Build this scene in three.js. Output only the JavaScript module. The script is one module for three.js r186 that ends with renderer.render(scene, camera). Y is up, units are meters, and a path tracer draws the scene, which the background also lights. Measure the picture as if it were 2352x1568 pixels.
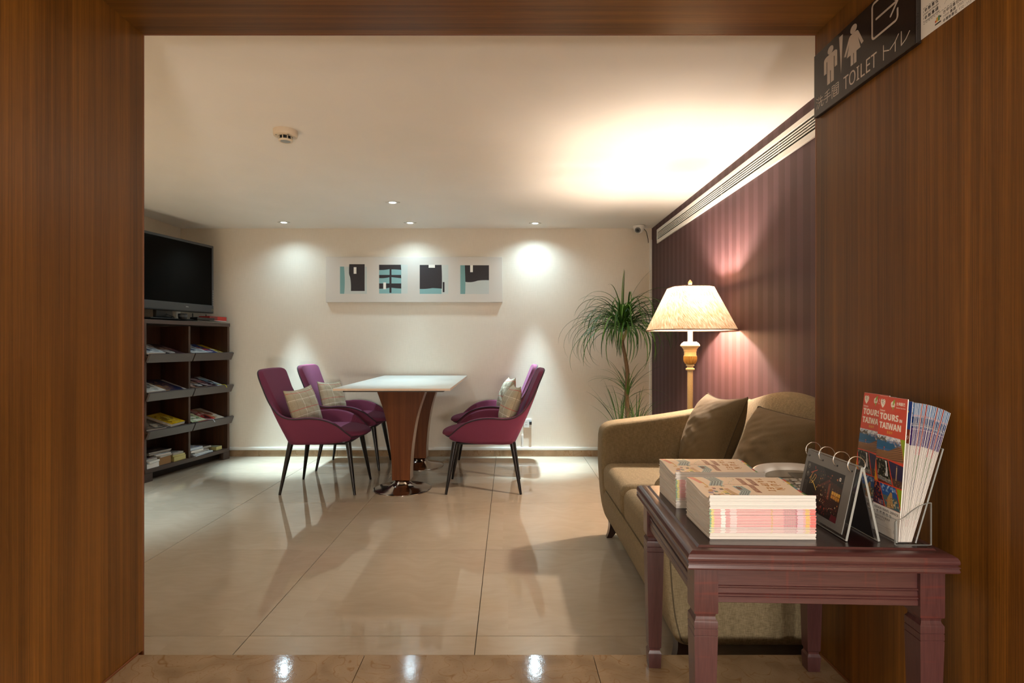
import * as THREE from 'three';
import { RoundedBoxGeometry } from 'three/addons/geometries/RoundedBoxGeometry.js';
import { mergeGeometries, mergeVertices, toCreasedNormals } from 'three/addons/utils/BufferGeometryUtils.js';
import { RectAreaLightUniformsLib } from 'three/addons/lights/RectAreaLightUniformsLib.js';
import { createNoise2D } from 'simplex-noise';

// ---------------------------------------------------------------- camera, exposure
const scene = new THREE.Scene();
scene.background = new THREE.Color(0x000000);
const camera = new THREE.PerspectiveCamera(64.35, 2352 / 1568, 0.02, 40);
camera.position.set(0, 1.029, 0);
camera.lookAt(0, 1.029, -5);
camera.setViewOffset(2352, 1568, 8, -6, 2352, 1568);
const renderer = new THREE.WebGLRenderer({ antialias: true });
renderer.toneMapping = THREE.LinearToneMapping;
renderer.toneMappingExposure = 1.5;
renderer.shadowMap.enabled = true;
RectAreaLightUniformsLib.init();
// light strengths (candela) and colours of the lamps built further down
const COOL = new THREE.Color().setRGB(0.60, 0.86, 1.0), SOFT = new THREE.Color().setRGB(1.0, 0.93, 0.84), WARM = new THREE.Color().setRGB(1.0, 0.87, 0.73), LOBBY = new THREE.Color().setRGB(1.0, 0.95, 0.88);
const BEAM_CD = 42, SPILL_CD = 1.0, LAMP_CD = 4.5, LOBBY_CD = 2.0, GLOBE_CD = 5.4, FLOOD_CD = 95;

// ---------------------------------------------------------------- helpers
function mulberry(a) { return () => { a |= 0; a = a + 0x6D2B79F5 | 0; let t = Math.imul(a ^ a >>> 15, 1 | a); t = t + Math.imul(t ^ t >>> 7, 61 | t) ^ t; return ((t ^ t >>> 14) >>> 0) / 4294967296; }; }
const rnd = mulberry(7);
const noise = createNoise2D(mulberry(11)), noiseB = createNoise2D(mulberry(23));
const V = (x, y, d) => new THREE.Vector3(x, y, -d);          // d is the distance in front of the photographer
const ORD = ['', 'first', 'second', 'third', 'fourth', 'fifth', 'sixth', 'seventh', 'eighth', 'ninth', 'tenth', 'eleventh', 'twelfth', 'thirteenth', 'fourteenth', 'fifteenth', 'sixteenth', 'seventeenth', 'eighteenth', 'nineteenth', 'twentieth', 'twenty-first', 'twenty-second', 'twenty-third', 'twenty-fourth', 'twenty-fifth', 'twenty-sixth', 'twenty-seventh', 'twenty-eighth', 'twenty-ninth', 'thirtieth'];
const lerp = (a, b, t) => a + (b - a) * t;
const sstep = (a, b, x) => { const t = Math.min(1, Math.max(0, (x - a) / (b - a))); return t * t * (3 - 2 * t); };

const used = {};
function numbered(n) { used[n] = (used[n] ?? -1) + 1; return used[n] ? `${n}_${String(used[n]).padStart(3, '0')}` : n; }
function tag(o, label, category, group) { o.userData.label = label; o.userData.category = category; if (group) o.userData.group = group; return o; }
function thing(name, label, category, pos, turn = 0, group) {
  const g = new THREE.Group(); g.name = numbered(name); if (pos) g.position.copy(pos); g.rotation.y = turn;
  scene.add(g); return tag(g, label, category, group);
}
function solo(name, geo, m, label, category, group) { const o = new THREE.Mesh(geo, m); o.name = numbered(name); scene.add(o); return tag(o, label, category, group); }
function part(parent, name, geo, m, label) { const o = new THREE.Mesh(geo, m); o.name = name; if (label) o.userData.label = label; parent.add(o); return o; }
function struct(name, geo, m) { const o = geo ? new THREE.Mesh(geo, m) : new THREE.Group(); o.name = name; o.userData.kind = 'structure'; scene.add(o); return o; }

// uv in metres, projected along the face's own main direction
function triUV(g, swap = false) {
  g = g.index ? g.toNonIndexed() : g;
  const p = g.attributes.position, uv = new Float32Array(p.count * 2), a = new THREE.Vector3(), b = new THREE.Vector3(), c = new THREE.Vector3();
  for (let i = 0; i < p.count; i += 3) {
    a.fromBufferAttribute(p, i); b.fromBufferAttribute(p, i + 1); c.fromBufferAttribute(p, i + 2);
    const n = b.clone().sub(a).cross(c.clone().sub(a)), ax = Math.abs(n.x), ay = Math.abs(n.y), az = Math.abs(n.z);
    [a, b, c].forEach((q, k) => {
      let u, v;
      if (ay >= ax && ay >= az) { u = q.x; v = q.z; } else if (ax >= az) { u = q.z; v = q.y; } else { u = q.x; v = q.y; }
      uv[(i + k) * 2] = swap ? v : u; uv[(i + k) * 2 + 1] = swap ? u : v;
    });
  }
  g.setAttribute('uv', new THREE.BufferAttribute(uv, 2));
  return g;
}
function box(w, h, d, x = 0, y = 0, z = 0, r = 0.002, swap = false) {
  const g = r > 0 ? new RoundedBoxGeometry(w, h, d, 2, Math.min(r, w / 2.01, h / 2.01, d / 2.01)) : new THREE.BoxGeometry(w, h, d);
  g.translate(x, y, z); return triUV(g, swap);
}
// a box between two corners given as (x, y, distance)
function span(x0, x1, y0, y1, d0, d1, r = 0, swap = false) { return box(x1 - x0, y1 - y0, d1 - d0, (x0 + x1) / 2, (y0 + y1) / 2, -(d0 + d1) / 2, r, swap); }
function clean(g) { const o = new THREE.BufferGeometry(); for (const k of ['position', 'normal', 'uv']) if (g.attributes[k]) o.setAttribute(k, g.attributes[k]); if (g.index) o.setIndex(g.index); return o; }
function merge(list) { return mergeGeometries(list.map((g) => { g = g.index ? g.toNonIndexed() : g; if (!g.attributes.uv) triUV(g); return clean(g); })); }
function tube(pts, r, seg = 40, rs = 8, closed = false) { return new THREE.TubeGeometry(new THREE.CatmullRomCurve3(pts, closed), seg, r, rs, closed); }
function lathe(pts, seg = 40) { return new THREE.LatheGeometry(pts.map(([r, y]) => new THREE.Vector2(r, y)), seg); }
// grid of points -> smooth surface; rows[i][j] is a Vector3
function gridGeo(rows, closeU = false, closeV = false) {
  const n = rows.length, m = rows[0].length, pos = [], uv = [], idx = [];
  rows.forEach((r, i) => r.forEach((p, j) => { pos.push(p.x, p.y, p.z); uv.push(j / (m - 1), i / (n - 1)); }));
  for (let i = 0; i < (closeU ? n : n - 1); i++) for (let j = 0; j < (closeV ? m : m - 1); j++) {
    const a = i * m + j, b = i * m + (j + 1) % m, c = ((i + 1) % n) * m + j, d = ((i + 1) % n) * m + (j + 1) % m;
    idx.push(a, b, d, a, d, c);
  }
  const g = new THREE.BufferGeometry();
  g.setAttribute('position', new THREE.Float32BufferAttribute(pos, 3)); g.setAttribute('uv', new THREE.Float32BufferAttribute(uv, 2));
  g.setIndex(idx); g.computeVertexNormals(); return g;
}
function fan(loop, flip = false) {                       // closes a loop with a centre point
  const c = loop.reduce((s, p) => s.add(p), new THREE.Vector3()).multiplyScalar(1 / loop.length), pos = [c.x, c.y, c.z], idx = [];
  loop.forEach((p) => pos.push(p.x, p.y, p.z));
  for (let i = 0; i < loop.length; i++) { const a = i + 1, b = (i + 1) % loop.length + 1; flip ? idx.push(0, b, a) : idx.push(0, a, b); }
  const g = new THREE.BufferGeometry(); g.setAttribute('position', new THREE.Float32BufferAttribute(pos, 3)); g.setIndex(idx); g.computeVertexNormals();
  return g;
}
// a square section that changes with height: [half width, y] pairs from the top down, a cap at both ends
function squareLoft(profile, crease = 0.6, depthScale = 1) {
  const rows = profile.map(([h, y]) => [[-1, 1], [1, 1], [1, -1], [-1, -1]].map(([a, b]) => new THREE.Vector3(a * h, y, b * h * depthScale)));
  const g = gridGeo(rows, false, true); 
  const out = merge([triUV(g), triUV(fan(rows[0])), triUV(fan(rows[rows.length - 1], true))]);
  out.deleteAttribute('normal');
  return triUV(toCreasedNormals(mergeVerticesPos(out), crease));
}
function mergeVerticesPos(g) { const o = new THREE.BufferGeometry(); o.setAttribute('position', g.attributes.position); if (g.index) o.setIndex(g.index); return mergeVertices(o, 1e-5); }
function extr(pts, depth, bevel = 0.002, curve = 12) {
  const s = pts instanceof THREE.Shape ? pts : new THREE.Shape(pts.map(([x, y]) => new THREE.Vector2(x, y)));
  const g = new THREE.ExtrudeGeometry(s, { depth: depth - 2 * bevel, bevelEnabled: bevel > 0, bevelThickness: bevel, bevelSize: bevel, bevelOffset: -bevel, bevelSegments: 3, curveSegments: curve });
  g.translate(0, 0, bevel); return g;
}
function spline(pts, n) { return new THREE.CatmullRomCurve3(pts.map((p) => new THREE.Vector3(p[0], p[1], p[2] ?? 0)), false, 'centripetal').getPoints(n); }
function planeFacing(w, h) { return new THREE.PlaneGeometry(w, h); }

// ---------------------------------------------------------------- textures
function canvas(w, h, draw) { const c = document.createElement('canvas'); c.width = w; c.height = h; const x = c.getContext('2d'); draw(x, w, h); return c; }
function ctex(w, h, draw, rep) {
  const t = new THREE.CanvasTexture(canvas(w, h, draw)); t.colorSpace = THREE.SRGBColorSpace; t.anisotropy = 8;
  t.magFilter = THREE.LinearFilter; t.minFilter = THREE.LinearMipmapLinearFilter;
  if (rep) { t.wrapS = t.wrapT = THREE.RepeatWrapping; t.repeat.set(1 / rep[0], 1 / rep[1]); }
  return t;
}
function dtex(w, h, f, size, srgb = true) {             // f(u, v) -> [r, g, b] 0..255
  const a = new Uint8Array(w * h * 4);
  for (let j = 0; j < h; j++) for (let i = 0; i < w; i++) { const c = f(i / w, j / h), k = (j * w + i) * 4; a[k] = c[0]; a[k + 1] = c[1]; a[k + 2] = c[2]; a[k + 3] = 255; }
  const t = new THREE.DataTexture(a, w, h); if (srgb) t.colorSpace = THREE.SRGBColorSpace;
  t.wrapS = t.wrapT = THREE.RepeatWrapping; t.magFilter = THREE.LinearFilter; t.minFilter = THREE.LinearMipmapLinearFilter; t.generateMipmaps = true;
  t.repeat.set(1 / size[0], 1 / size[1]); t.needsUpdate = true; return t;
}
const clamp255 = (v) => Math.max(0, Math.min(255, v));
const mix3 = (a, b, t) => [clamp255(lerp(a[0], b[0], t)), clamp255(lerp(a[1], b[1], t)), clamp255(lerp(a[2], b[2], t))];
// noise that repeats with period 1 in u and v, n cells across
function tile(u, v, nu, nv, f = noise) {
  const a = f(u * nu, v * nv), b = f((u - 1) * nu, v * nv), c = f(u * nu, (v - 1) * nv), d = f((u - 1) * nu, (v - 1) * nv);
  return lerp(lerp(a, b, u), lerp(c, d, u), v);
}
const M = {};
function std(o) { return new THREE.MeshStandardMaterial(o); }
function phys(o) { return new THREE.MeshPhysicalMaterial(o); }

const woodTex = (dark, light, nu = 1) => dtex(1024, 1024, (u, v) => {
  const band = tile(u, v, 9 * nu, 0.7), mid = tile(u, v, 46 * nu, 1.3, noiseB), fine = tile(u, v, 210 * nu, 3), fleck = tile(u, v, 300 * nu, 26, noiseB);
  const t = 0.5 + 0.26 * band + 0.20 * mid + 0.20 * fine + 0.09 * fleck;
  return mix3(dark, light, t);
}, [1.0, 2.2]);
const veneerA = woodTex([62, 36, 10], [144, 93, 32]);
M.panel = phys({ map: veneerA, roughness: 0.34, specularIntensity: 0.55 });
const veneerB = veneerA.clone(); veneerB.rotation = Math.PI / 2; veneerB.needsUpdate = true;
M.panelAcross = phys({ map: veneerB, roughness: 0.34, specularIntensity: 0.55 });
M.edgeBand = std({ color: 0x6b3a18, roughness: 0.4 });
M.tableWood = phys({ map: woodTex([74, 38, 17], [118, 68, 33]), roughness: 0.42, specularIntensity: 0.4 });
M.shelfWood = phys({ map: woodTex([50, 31, 19], [90, 58, 37]), roughness: 0.42 });
M.shelfLip = std({ color: 0x544a47, roughness: 0.45, metalness: 0.15 });
M.shelfEdge = std({ color: 0x4a3a33, roughness: 0.5 });

const weave = dtex(256, 256, (u, v) => { const a = 128 + 46 * Math.sin(u * 64 * Math.PI) + 30 * tile(u, v, 60, 14) + 40 * Math.sin(v * 64 * Math.PI); return [clamp255(a), clamp255(a), clamp255(a)]; }, [0.16, 0.16], false);
M.wall = std({ map: dtex(512, 512, (u, v) => mix3([214, 202, 184], [222, 211, 194], 0.5 + 0.35 * tile(u, v, 120, 7) + 0.25 * tile(u, v, 9, 130, noiseB)), [0.8, 0.8]), bumpMap: weave, bumpScale: 0.0004, roughness: 0.75 });
M.ceil = std({ map: dtex(256, 256, (u, v) => mix3([228, 220, 209], [232, 224, 214], 0.5 + 0.5 * tile(u, v, 5, 5)), [2, 2]), roughness: 0.9 });
M.lobbyWall = std({ color: 0xcdb795, roughness: 0.8 });
M.white = std({ color: 0xe8e4dc, roughness: 0.45 });
M.trunking = std({ color: 0xe0dcd2, roughness: 0.4 });

// dark plum wallpaper: plain and pearly bands take turns, thin printed lines between them
const paper = (f) => dtex(1024, 512, (u, v) => {
  const s = u * 8, k = Math.floor(s), fr = s - k, pearl = k % 2, line = fr < 0.05 || fr > 0.95 ? 1 : 0;
  return f(pearl, line, 0.5 + 0.9 * tile(u, v, 120, 60), 0.5 + 0.5 * tile(u, v, 400, 10, noiseB), fr);
}, [0.44, 0.22]);
M.plum = phys({
  map: paper((p, l, n, s) => mix3(p ? [70, 48, 49] : [69, 46, 47], p ? [95, 67, 70] : [80, 55, 56], l ? 0 : p ? n : 0.35 * n + 0.35 * s)),
  roughnessMap: (() => { const t = paper((p, l, n) => { const r = p ? 110 + 60 * n : 140 + 18 * n; return [r, r, r]; }); t.colorSpace = THREE.NoColorSpace; return t; })(),
  roughness: 1, metalness: 0, specularIntensity: 0.55, specularColor: new THREE.Color(1, 0.86, 0.9),
});

// polished porcelain and cream marble
const tileTex = (seed) => dtex(512, 512, (u, v) => {
  const warp = 0.25 * noise(u * 3 + seed, v * 3), a = noiseB(u * 2.2 + seed * 3 + warp, v * 9 + warp * 3), b = noise(u * 7, v * 34 + seed + 3 * warp), c = noise(u * 1.3 - seed, v * 1.3);
  return mix3([162, 146, 125], [177, 162, 142], 0.5 + 0.16 * a + 0.12 * b + 0.22 * c);
}, [0.8, 0.8]);
const tileMaps = [1.3, 5.7, 9.1].map(tileTex);
const tileMats = tileMaps.map((t) => phys({ map: t, roughness: 0.055, specularIntensity: 0.9 }));
M.grout = std({ color: 0x5d4c3b, roughness: 0.9 });
const marbleTex = dtex(1024, 1024, (u, v) => {
  const wx = 0.35 * noise(u * 3, v * 3) + 0.12 * noise(u * 11, v * 11), wy = 0.35 * noiseB(u * 3, v * 3);
  const vein = 1 - Math.min(1, Math.abs(noise(u * 3.5 + wx * 2.2, v * 6 + wy * 2.2)) * 9), vein2 = 1 - Math.min(1, Math.abs(noiseB(u * 8 + wx * 3, v * 14 + wy * 3)) * 10);
  const blot = noise(u * 5 + wx, v * 6 + wy), fl = noiseB(u * 60 + wx * 6, v * 90), fl2 = noise(u * 26 + wy * 5, v * 40) ;
  let c = mix3([134, 109, 80], [162, 137, 107], 0.5 + 0.4 * blot);
  c = mix3(c, [126, 90, 50], 0.70 * vein * vein + 0.35 * vein2 * vein2 * sstep(-0.2, 0.5, noise(u * 4, v * 4 + 9)));
  c = mix3(c, [122, 88, 54], sstep(0.68, 0.9, fl) * 0.35 + sstep(0.66, 0.85, fl2) * 0.16);
  return c;
}, [0.7, 0.7]);
M.marble = phys({ map: marbleTex, roughness: 0.075, bumpMap: dtex(256, 256, (u, v) => { const a = 128 + 50 * tile(u, v, 14, 14) + 30 * tile(u, v, 60, 60, noiseB); return [a, a, a]; }, [0.35, 0.35], false), bumpScale: 0.00014 });
M.skirt = phys({ map: (() => { const t = marbleTex.clone(); t.repeat.set(1.2, 1.2); t.needsUpdate = true; return t; })(), roughness: 0.25 });

// cloths
const knit = (a, b, c) => dtex(512, 512, (u, v) => {
  const wx = Math.sin(u * 2 * Math.PI * 90), wy = Math.sin(v * 2 * Math.PI * 90), n = tile(u, v, 60, 60), m = tile(u, v, 22, 160, noiseB), k = tile(u, v, 160, 20);
  let t = 0.5 + 0.22 * wx * wy + 0.5 * n; let col = mix3(a, b, t); return mix3(col, c, Math.max(0, 0.35 * m + 0.2 * k));
}, [0.2, 0.2]);
const cloth = dtex(256, 256, (u, v) => { const a = 128 + 60 * Math.sin(u * 2 * Math.PI * 45) * Math.sin(v * 2 * Math.PI * 45) + 40 * tile(u, v, 50, 50); return [clamp255(a), clamp255(a), clamp255(a)]; }, [0.1, 0.1], false);
M.purple = phys({ map: knit([62, 18, 34], [148, 56, 90], [104, 46, 104]), bumpMap: cloth, bumpScale: 0.0006, roughness: 0.85, sheen: 0.25, sheenColor: new THREE.Color(0.26, 0.16, 0.40), sheenRoughness: 0.5 });
M.piping = std({ color: 0x2e1c22, roughness: 0.7 });
M.blackLeg = phys({ color: 0x1b1513, roughness: 0.28, metalness: 0.4 });
const linenTex = dtex(1024, 1024, (u, v) => {
  const n = tile(u, v, 300, 26), m = tile(u, v, 26, 300, noiseB), f = tile(u, v, 220, 220), s = tile(u, v, 40, 6);
  return mix3([108, 92, 64], [150, 132, 100], 0.5 + 0.42 * n + 0.42 * m + 0.3 * f + 0.14 * s);
}, [0.8, 0.8]);
M.sofa = phys({ map: linenTex, bumpMap: cloth, bumpScale: 0.0005, roughness: 0.9, sheen: 0.25, sheenColor: new THREE.Color(0.4, 0.34, 0.26), sheenRoughness: 0.6 });
M.sofaPillow = phys({ map: (() => { const t = linenTex.clone(); t.repeat.set(3, 3); t.needsUpdate = true; return t; })(), color: 0xd8cfc2, bumpMap: cloth, bumpScale: 0.0005, roughness: 0.9, sheen: 0.2, sheenColor: new THREE.Color(0.35, 0.3, 0.24) });
M.seam = std({ color: 0x4f432f, roughness: 0.9 });
const plaid = (x, w, h) => {
  x.fillStyle = '#a99c83'; x.fillRect(0, 0, w, h);
  for (let i = 0; i < 5200; i++) { x.fillStyle = rnd() < 0.5 ? 'rgba(120,106,84,.25)' : 'rgba(205,196,174,.22)'; const a = rnd() * w, b = rnd() * h; rnd() < 0.5 ? x.fillRect(a, b, 14, 1) : x.fillRect(a, b, 1, 14); }
  const band = (v, t, col, hor) => { x.fillStyle = col; hor ? x.fillRect(0, v * h - t / 2, w, t) : x.fillRect(v * w - t / 2, 0, t, h); };
  for (const v of [0.3, 0.74]) { band(v, 6, 'rgba(232,226,208,.85)', true); band(v + 0.035, 2, 'rgba(232,226,208,.6)', true); }
  for (const v of [0.34, 0.82]) band(v, 6, 'rgba(232,226,208,.75)', false);
  for (const v of [0.1, 0.57]) { band(v, 5, 'rgba(190,42,44,.95)', true); }
  for (const v of [0.58]) band(v, 3, 'rgba(150,60,60,.7)', false);
  band(0.14, 3, 'rgba(120,110,90,.7)', false);
};
M.plaid = std({ map: ctex(512, 512, plaid), bumpMap: cloth, bumpScale: 0.0003, roughness: 0.9 });

// metals, plastics, glass
M.chrome = std({ color: 0xb9aea4, metalness: 1, roughness: 0.13 });
M.wire = std({ color: 0xd8d4cc, metalness: 1, roughness: 0.18 });
M.black = std({ color: 0x0b0a0a, roughness: 0.35 });
M.tvFrame = phys({ color: 0x4a4c4f, roughness: 0.3, metalness: 0.3 });
M.screen = phys({ color: 0x050403, roughness: 0.16, specularIntensity: 0.14 });
M.laminate = phys({ map: dtex(128, 128, (u, v) => mix3([214, 216, 208], [222, 224, 216], 0.5 + 0.5 * tile(u, v, 8, 8)), [0.7, 0.7]), roughness: 0.3, clearcoat: 0.2 });
M.laminateEdge = std({ color: 0xd6bda6, roughness: 0.4 });
M.darkFrame = std({ color: 0x3c332c, roughness: 0.5 });
M.acrylic = phys({ color: 0xffffff, transmission: 1, thickness: 0, ior: 1.49, roughness: 0.02 });
M.acrylicEdge = phys({ color: 0x8e908c, roughness: 0.16, specularIntensity: 1 });
M.acrylicSheet = phys({ color: 0xf4f8f6, transmission: 1, thickness: 0.002, ior: 1.45, roughness: 0.03 });
const mahogTex = dtex(1024, 512, (u, v) => {
  const t = 0.5 + 0.22 * tile(u, v, 5, 60) + 0.18 * tile(u, v, 12, 160, noiseB), st = sstep(0.45, 0.8, tile(u, v, 34, 1.2)) ;
  return mix3(mix3([56, 28, 27], [88, 51, 48], t), [112, 40, 30], 0.3 * st);
}, [0.6, 0.3]);
M.mahogany = phys({ map: mahogTex, roughness: 0.34, clearcoat: 0.2, clearcoatRoughness: 0.22 });
const mahogUp = mahogTex.clone(); mahogUp.rotation = Math.PI / 2; mahogUp.needsUpdate = true;
M.mahoganyUp = phys({ map: mahogUp, roughness: 0.36, clearcoat: 0.2, clearcoatRoughness: 0.24 });
M.mahoganyTop = phys({ map: mahogTex, color: 0x8c7f7c, roughness: 0.27, clearcoat: 0.3, clearcoatRoughness: 0.25 });
M.paperEdge = std({ map: ctex(64, 256, (x, w, h) => { x.fillStyle = '#eee9e2'; x.fillRect(0, 0, w, h); for (let i = 0; i < 120; i++) { x.fillStyle = `rgba(150,140,128,${0.1 + 0.25 * rnd()})`; x.fillRect(0, rnd() * h, w, 1); } }, [0.1, 0.006]), roughness: 0.8 });
M.paper = std({ color: 0xece7df, roughness: 0.7 });
M.paperGrey = std({ color: 0xb5ada2, roughness: 0.75 });
M.card = std({ color: 0x9c7448, roughness: 0.8 });

// ---------------------------------------------------------------- the setting
const EYE = 1.029, CEIL = 2.09, SILL = 0.14, XL = -3.01, XR = 1.315, DB = 4.98, DJ = 1.582, DM = 1.554, JL = -1.062, JR = 0.894, HEAD = 1.928, DP = 0.85;

// floor of polished tiles
const floor = struct('floor', span(XL - 0.2, XR + 0.2, -0.12, -0.012, 1.40, DB + 0.2), M.grout);
{
  const xs = [XL, -2.516, -1.715, -0.914, -0.113, 0.688, XR], ds = [DM, 1.914, 2.716, 3.518, 4.320, DB];
  for (let j = 0; j + 1 < ds.length; j++) for (let i = 0; i + 1 < xs.length; i++) {
    const g = span(xs[i] + 0.0012, xs[i + 1] - 0.0012, -0.012, 0, ds[j] + 0.0010, ds[j + 1] - 0.0010, 0.0009);
    const uv = g.attributes.uv, du = rnd(), dv = rnd(); for (let k = 0; k < uv.count; k++) uv.setXY(k, uv.getX(k) + du, uv.getY(k) + dv);
    part(floor, 'floor_tile', g, tileMats[(i * 2 + j) % 3]);
  }
}
// raised marble floor of the passage and the lobby
const floor2 = struct('floor_001', span(-2.6, 2.2, -0.12, SILL - 0.02, -6.6, DM - 0.004), M.grout);
{
  const xs = [JL, -0.4115, 0.242, JR];
  for (let i = 0; i < 3; i++) for (const [d0, d1] of [[DP, DM]]) {
    const g = span(xs[i] + 0.0007, xs[i + 1] - 0.0007, SILL - 0.02, SILL, d0, d1, 0.0016), uv = g.attributes.uv, du = rnd(), dv = rnd();
    for (let k = 0; k < uv.count; k++) uv.setXY(k, uv.getX(k) + du, uv.getY(k) + dv);
    part(floor2, 'marble_slab', g, M.marble);
  }
  for (let i = 0; i < 6; i++) for (let j = 0; j < 10; j++)
    part(floor2, 'marble_slab', span(-2.6 + i * 0.8 + 0.0007, -1.8 + i * 0.8 - 0.0007, SILL - 0.02, SILL, -6.6 + j * 0.745, -6.6 + (j + 1) * 0.745 - 0.001, 0.001), M.marble);
}
struct('ceiling', span(XL - 0.2, XR + 0.2, CEIL, CEIL + 0.16, 1.40, DB + 0.2), M.ceil);
struct('wall_back', span(XL - 0.2, XR + 0.2, -0.02, CEIL, DB, DB + 0.18), M.wall);
struct('wall_left', span(XL - 0.2, XL, -0.02, CEIL, 1.40, DB), M.wall);
struct('wall_right', span(XR, XR + 0.2, -0.02, CEIL, 1.40, DB), M.plum);
// wall around the opening and its veneered lining
const front = struct('wall_front');
part(front, 'masonry', span(XL - 0.2, JL - 0.02, -0.02, 2.6, DP, DJ - 0.004), M.lobbyWall);
part(front, 'masonry', span(JR + 0.02, 2.4, -0.02, 2.6, DP, DJ - 0.004), M.lobbyWall);
part(front, 'lintel', span(JL - 0.02, JR + 0.02, HEAD + 0.02, 2.6, DP, DJ - 0.004), M.lobbyWall);
const trimL = struct('trim_1'); part(trimL, 'panel', span(JL - 0.02, JL, SILL, HEAD + 0.02, DP, DJ - 0.006, 0.0008), M.panel); part(trimL, 'edge_strip', span(JL - 0.021, JL + 0.0005, -0.01, HEAD + 0.02, DJ - 0.006, DJ, 0.0012), M.edgeBand);
const trimR = struct('trim_2'); part(trimR, 'panel', span(JR, JR + 0.02, SILL, HEAD + 0.02, DP, DJ - 0.006, 0.0008), M.panel); part(trimR, 'edge_strip', span(JR - 0.0005, JR + 0.021, -0.01, HEAD + 0.02, DJ - 0.006, DJ, 0.0012), M.edgeBand);
const trimT = struct('trim_3'); part(trimT, 'panel', span(JL, JR, HEAD, HEAD + 0.02, DP, DJ - 0.006, 0.0008), M.panelAcross); part(trimT, 'edge_strip', span(JL, JR, HEAD - 0.0005, HEAD + 0.021, DJ - 0.006, DJ, 0.0012), M.edgeBand);
part(trimL, 'bottom_strip', span(JL, JL + 0.003, SILL, SILL + 0.006, DP, DM, 0.001), M.edgeBand); part(trimR, 'bottom_strip', span(JR - 0.003, JR, SILL, SILL + 0.006, DP, DM, 0.001), M.edgeBand);
// the lobby in which the photographer stands
struct('wall_lobby_left', span(-2.8, -2.6, 0, 2.6, -6.6, DP), M.lobbyWall);
struct('wall_lobby_right', span(2.2, 2.4, 0, 2.6, -6.6, DP), M.lobbyWall);
struct('wall_lobby_back', span(-2.8, 2.4, 0, 2.6, -6.8, -6.6), M.lobbyWall);
struct('ceiling_001', span(-2.8, 2.4, 2.45, 2.6, -6.6, DP), M.ceil);
// marble skirting and a white cable trunking above it
const skirt = struct('baseboard_back');
for (let i = 0; i < 7; i++) { const a = Math.max(XL, -0.128 - 0.72 * 4 + i * 0.72 - 0.72), b = Math.min(XR, -0.128 - 0.72 * 4 + (i + 1) * 0.72 - 0.72); if (b > a) part(skirt, 'skirting_slab', span(a + 0.0008, b - 0.0008, 0, 0.056, DB - 0.012, DB, 0.001), M.skirt); }
const skirtL = struct('baseboard_left'); for (let i = 0; i < 5; i++) part(skirtL, 'skirting_slab', span(XL, XL + 0.012, 0, 0.056, 1.6 + i * 0.67, 1.6 + (i + 1) * 0.67 - 0.001, 0.001), M.skirt);
const trunk = struct('trim_4'); part(trunk, 'channel', span(-2.6, XR - 0.02, 0.058, 0.086, DB - 0.014, DB, 0.002), M.trunking); part(trunk, 'lid', span(-2.6, XR - 0.02, 0.063, 0.081, DB - 0.018, DB - 0.013, 0.0015), M.trunking);
struct('trim_5', merge([span(XR - 0.022, XR - 0.001, 0.09, 1.985, DB - 0.014, DB, 0.002)]), M.trunking);

// ---------------------------------------------------------------- lamps of the ceiling
M.rim = std({ color: 0xd9d5cc, roughness: 0.35, metalness: 0.2 });
M.glow = std({ color: 0xffffff, emissive: new THREE.Color().setRGB(0.85, 0.97, 1.0), emissiveIntensity: 14 });
M.glowWarm = std({ color: 0xffffff, emissive: new THREE.Color().setRGB(1.0, 0.8, 0.55), emissiveIntensity: 10 });
M.cup = std({ color: 0xc9c9c6, roughness: 0.25, metalness: 0.7 });
function downlight(x, d, y, label, color, cd, glow, angle, pen, aim, group) {
  const t = thing('downlight', label, 'light', V(x, y, d), 0, group);
  part(t, 'rim', lathe([[0.026, -0.001], [0.028, -0.006], [0.036, -0.006], [0.040, -0.003], [0.041, 0]], 36), M.rim);
  part(t, 'bulb', lathe([[0.0001, -0.004], [0.014, -0.0045], [0.022, -0.0035], [0.025, -0.001]], 28), glow);
  for (const s of [-1, 1]) part(t, 'spring_clip', new THREE.TorusGeometry(0.009, 0.0012, 6, 18).rotateX(Math.PI / 2).translate(s * 0.045, -0.0015, 0), M.wire);
  const cones = cd.length ? [[cd[0], angle, pen], [cd[1], 1.30, 1]] : [[cd, angle, pen]];          // a narrow beam and the wide spill around it
  for (const [c, a, p] of cones) { const l = new THREE.SpotLight(color, c, 0, a, p, 2); l.position.set(0, -0.012, 0); l.castShadow = true; l.shadow.radius = 1.2; l.name = 'downlight_lamp'; l.shadow.mapSize.set(1024, 1024); l.target.position.set(aim[0] - x, aim[1] - y, -(aim[2] - d)); t.add(l, l.target); }
}
downlight(-1.955, 4.721, CEIL, 'bright ceiling downlight at the left, washing the wall beside the bookshelf', COOL, [BEAM_CD, SPILL_CD], M.glow, 0.31, 1, [-1.90, 0, 4.65]);
downlight(-0.866, 4.055, CEIL, 'ceiling downlight standing farther from the wall, over the middle of the dining table', COOL, [BEAM_CD * 0.09, SPILL_CD], M.glow, 0.40, 1, [-0.866, 0, 4.055]);
downlight(-0.859, 4.738, CEIL, 'ceiling downlight just above the middle of the wall picture', COOL, [BEAM_CD * 0.07, SPILL_CD], M.glow, 0.40, 1, [-0.859, 0, 4.62]);
downlight(0.233, 4.755, CEIL, 'bright ceiling downlight near the wall above the right pair of purple chairs', COOL, [BEAM_CD, SPILL_CD * 1.8], M.glow, 0.31, 1, [0.25, 0, 4.65]);
downlight(-2.36, 3.20, CEIL, 'ceiling downlight over the television, behind the veneered lining', COOL, [BEAM_CD * 0.25, SPILL_CD], M.glow, 0.42, 1, [-2.36, 0, 3.2]);
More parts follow.
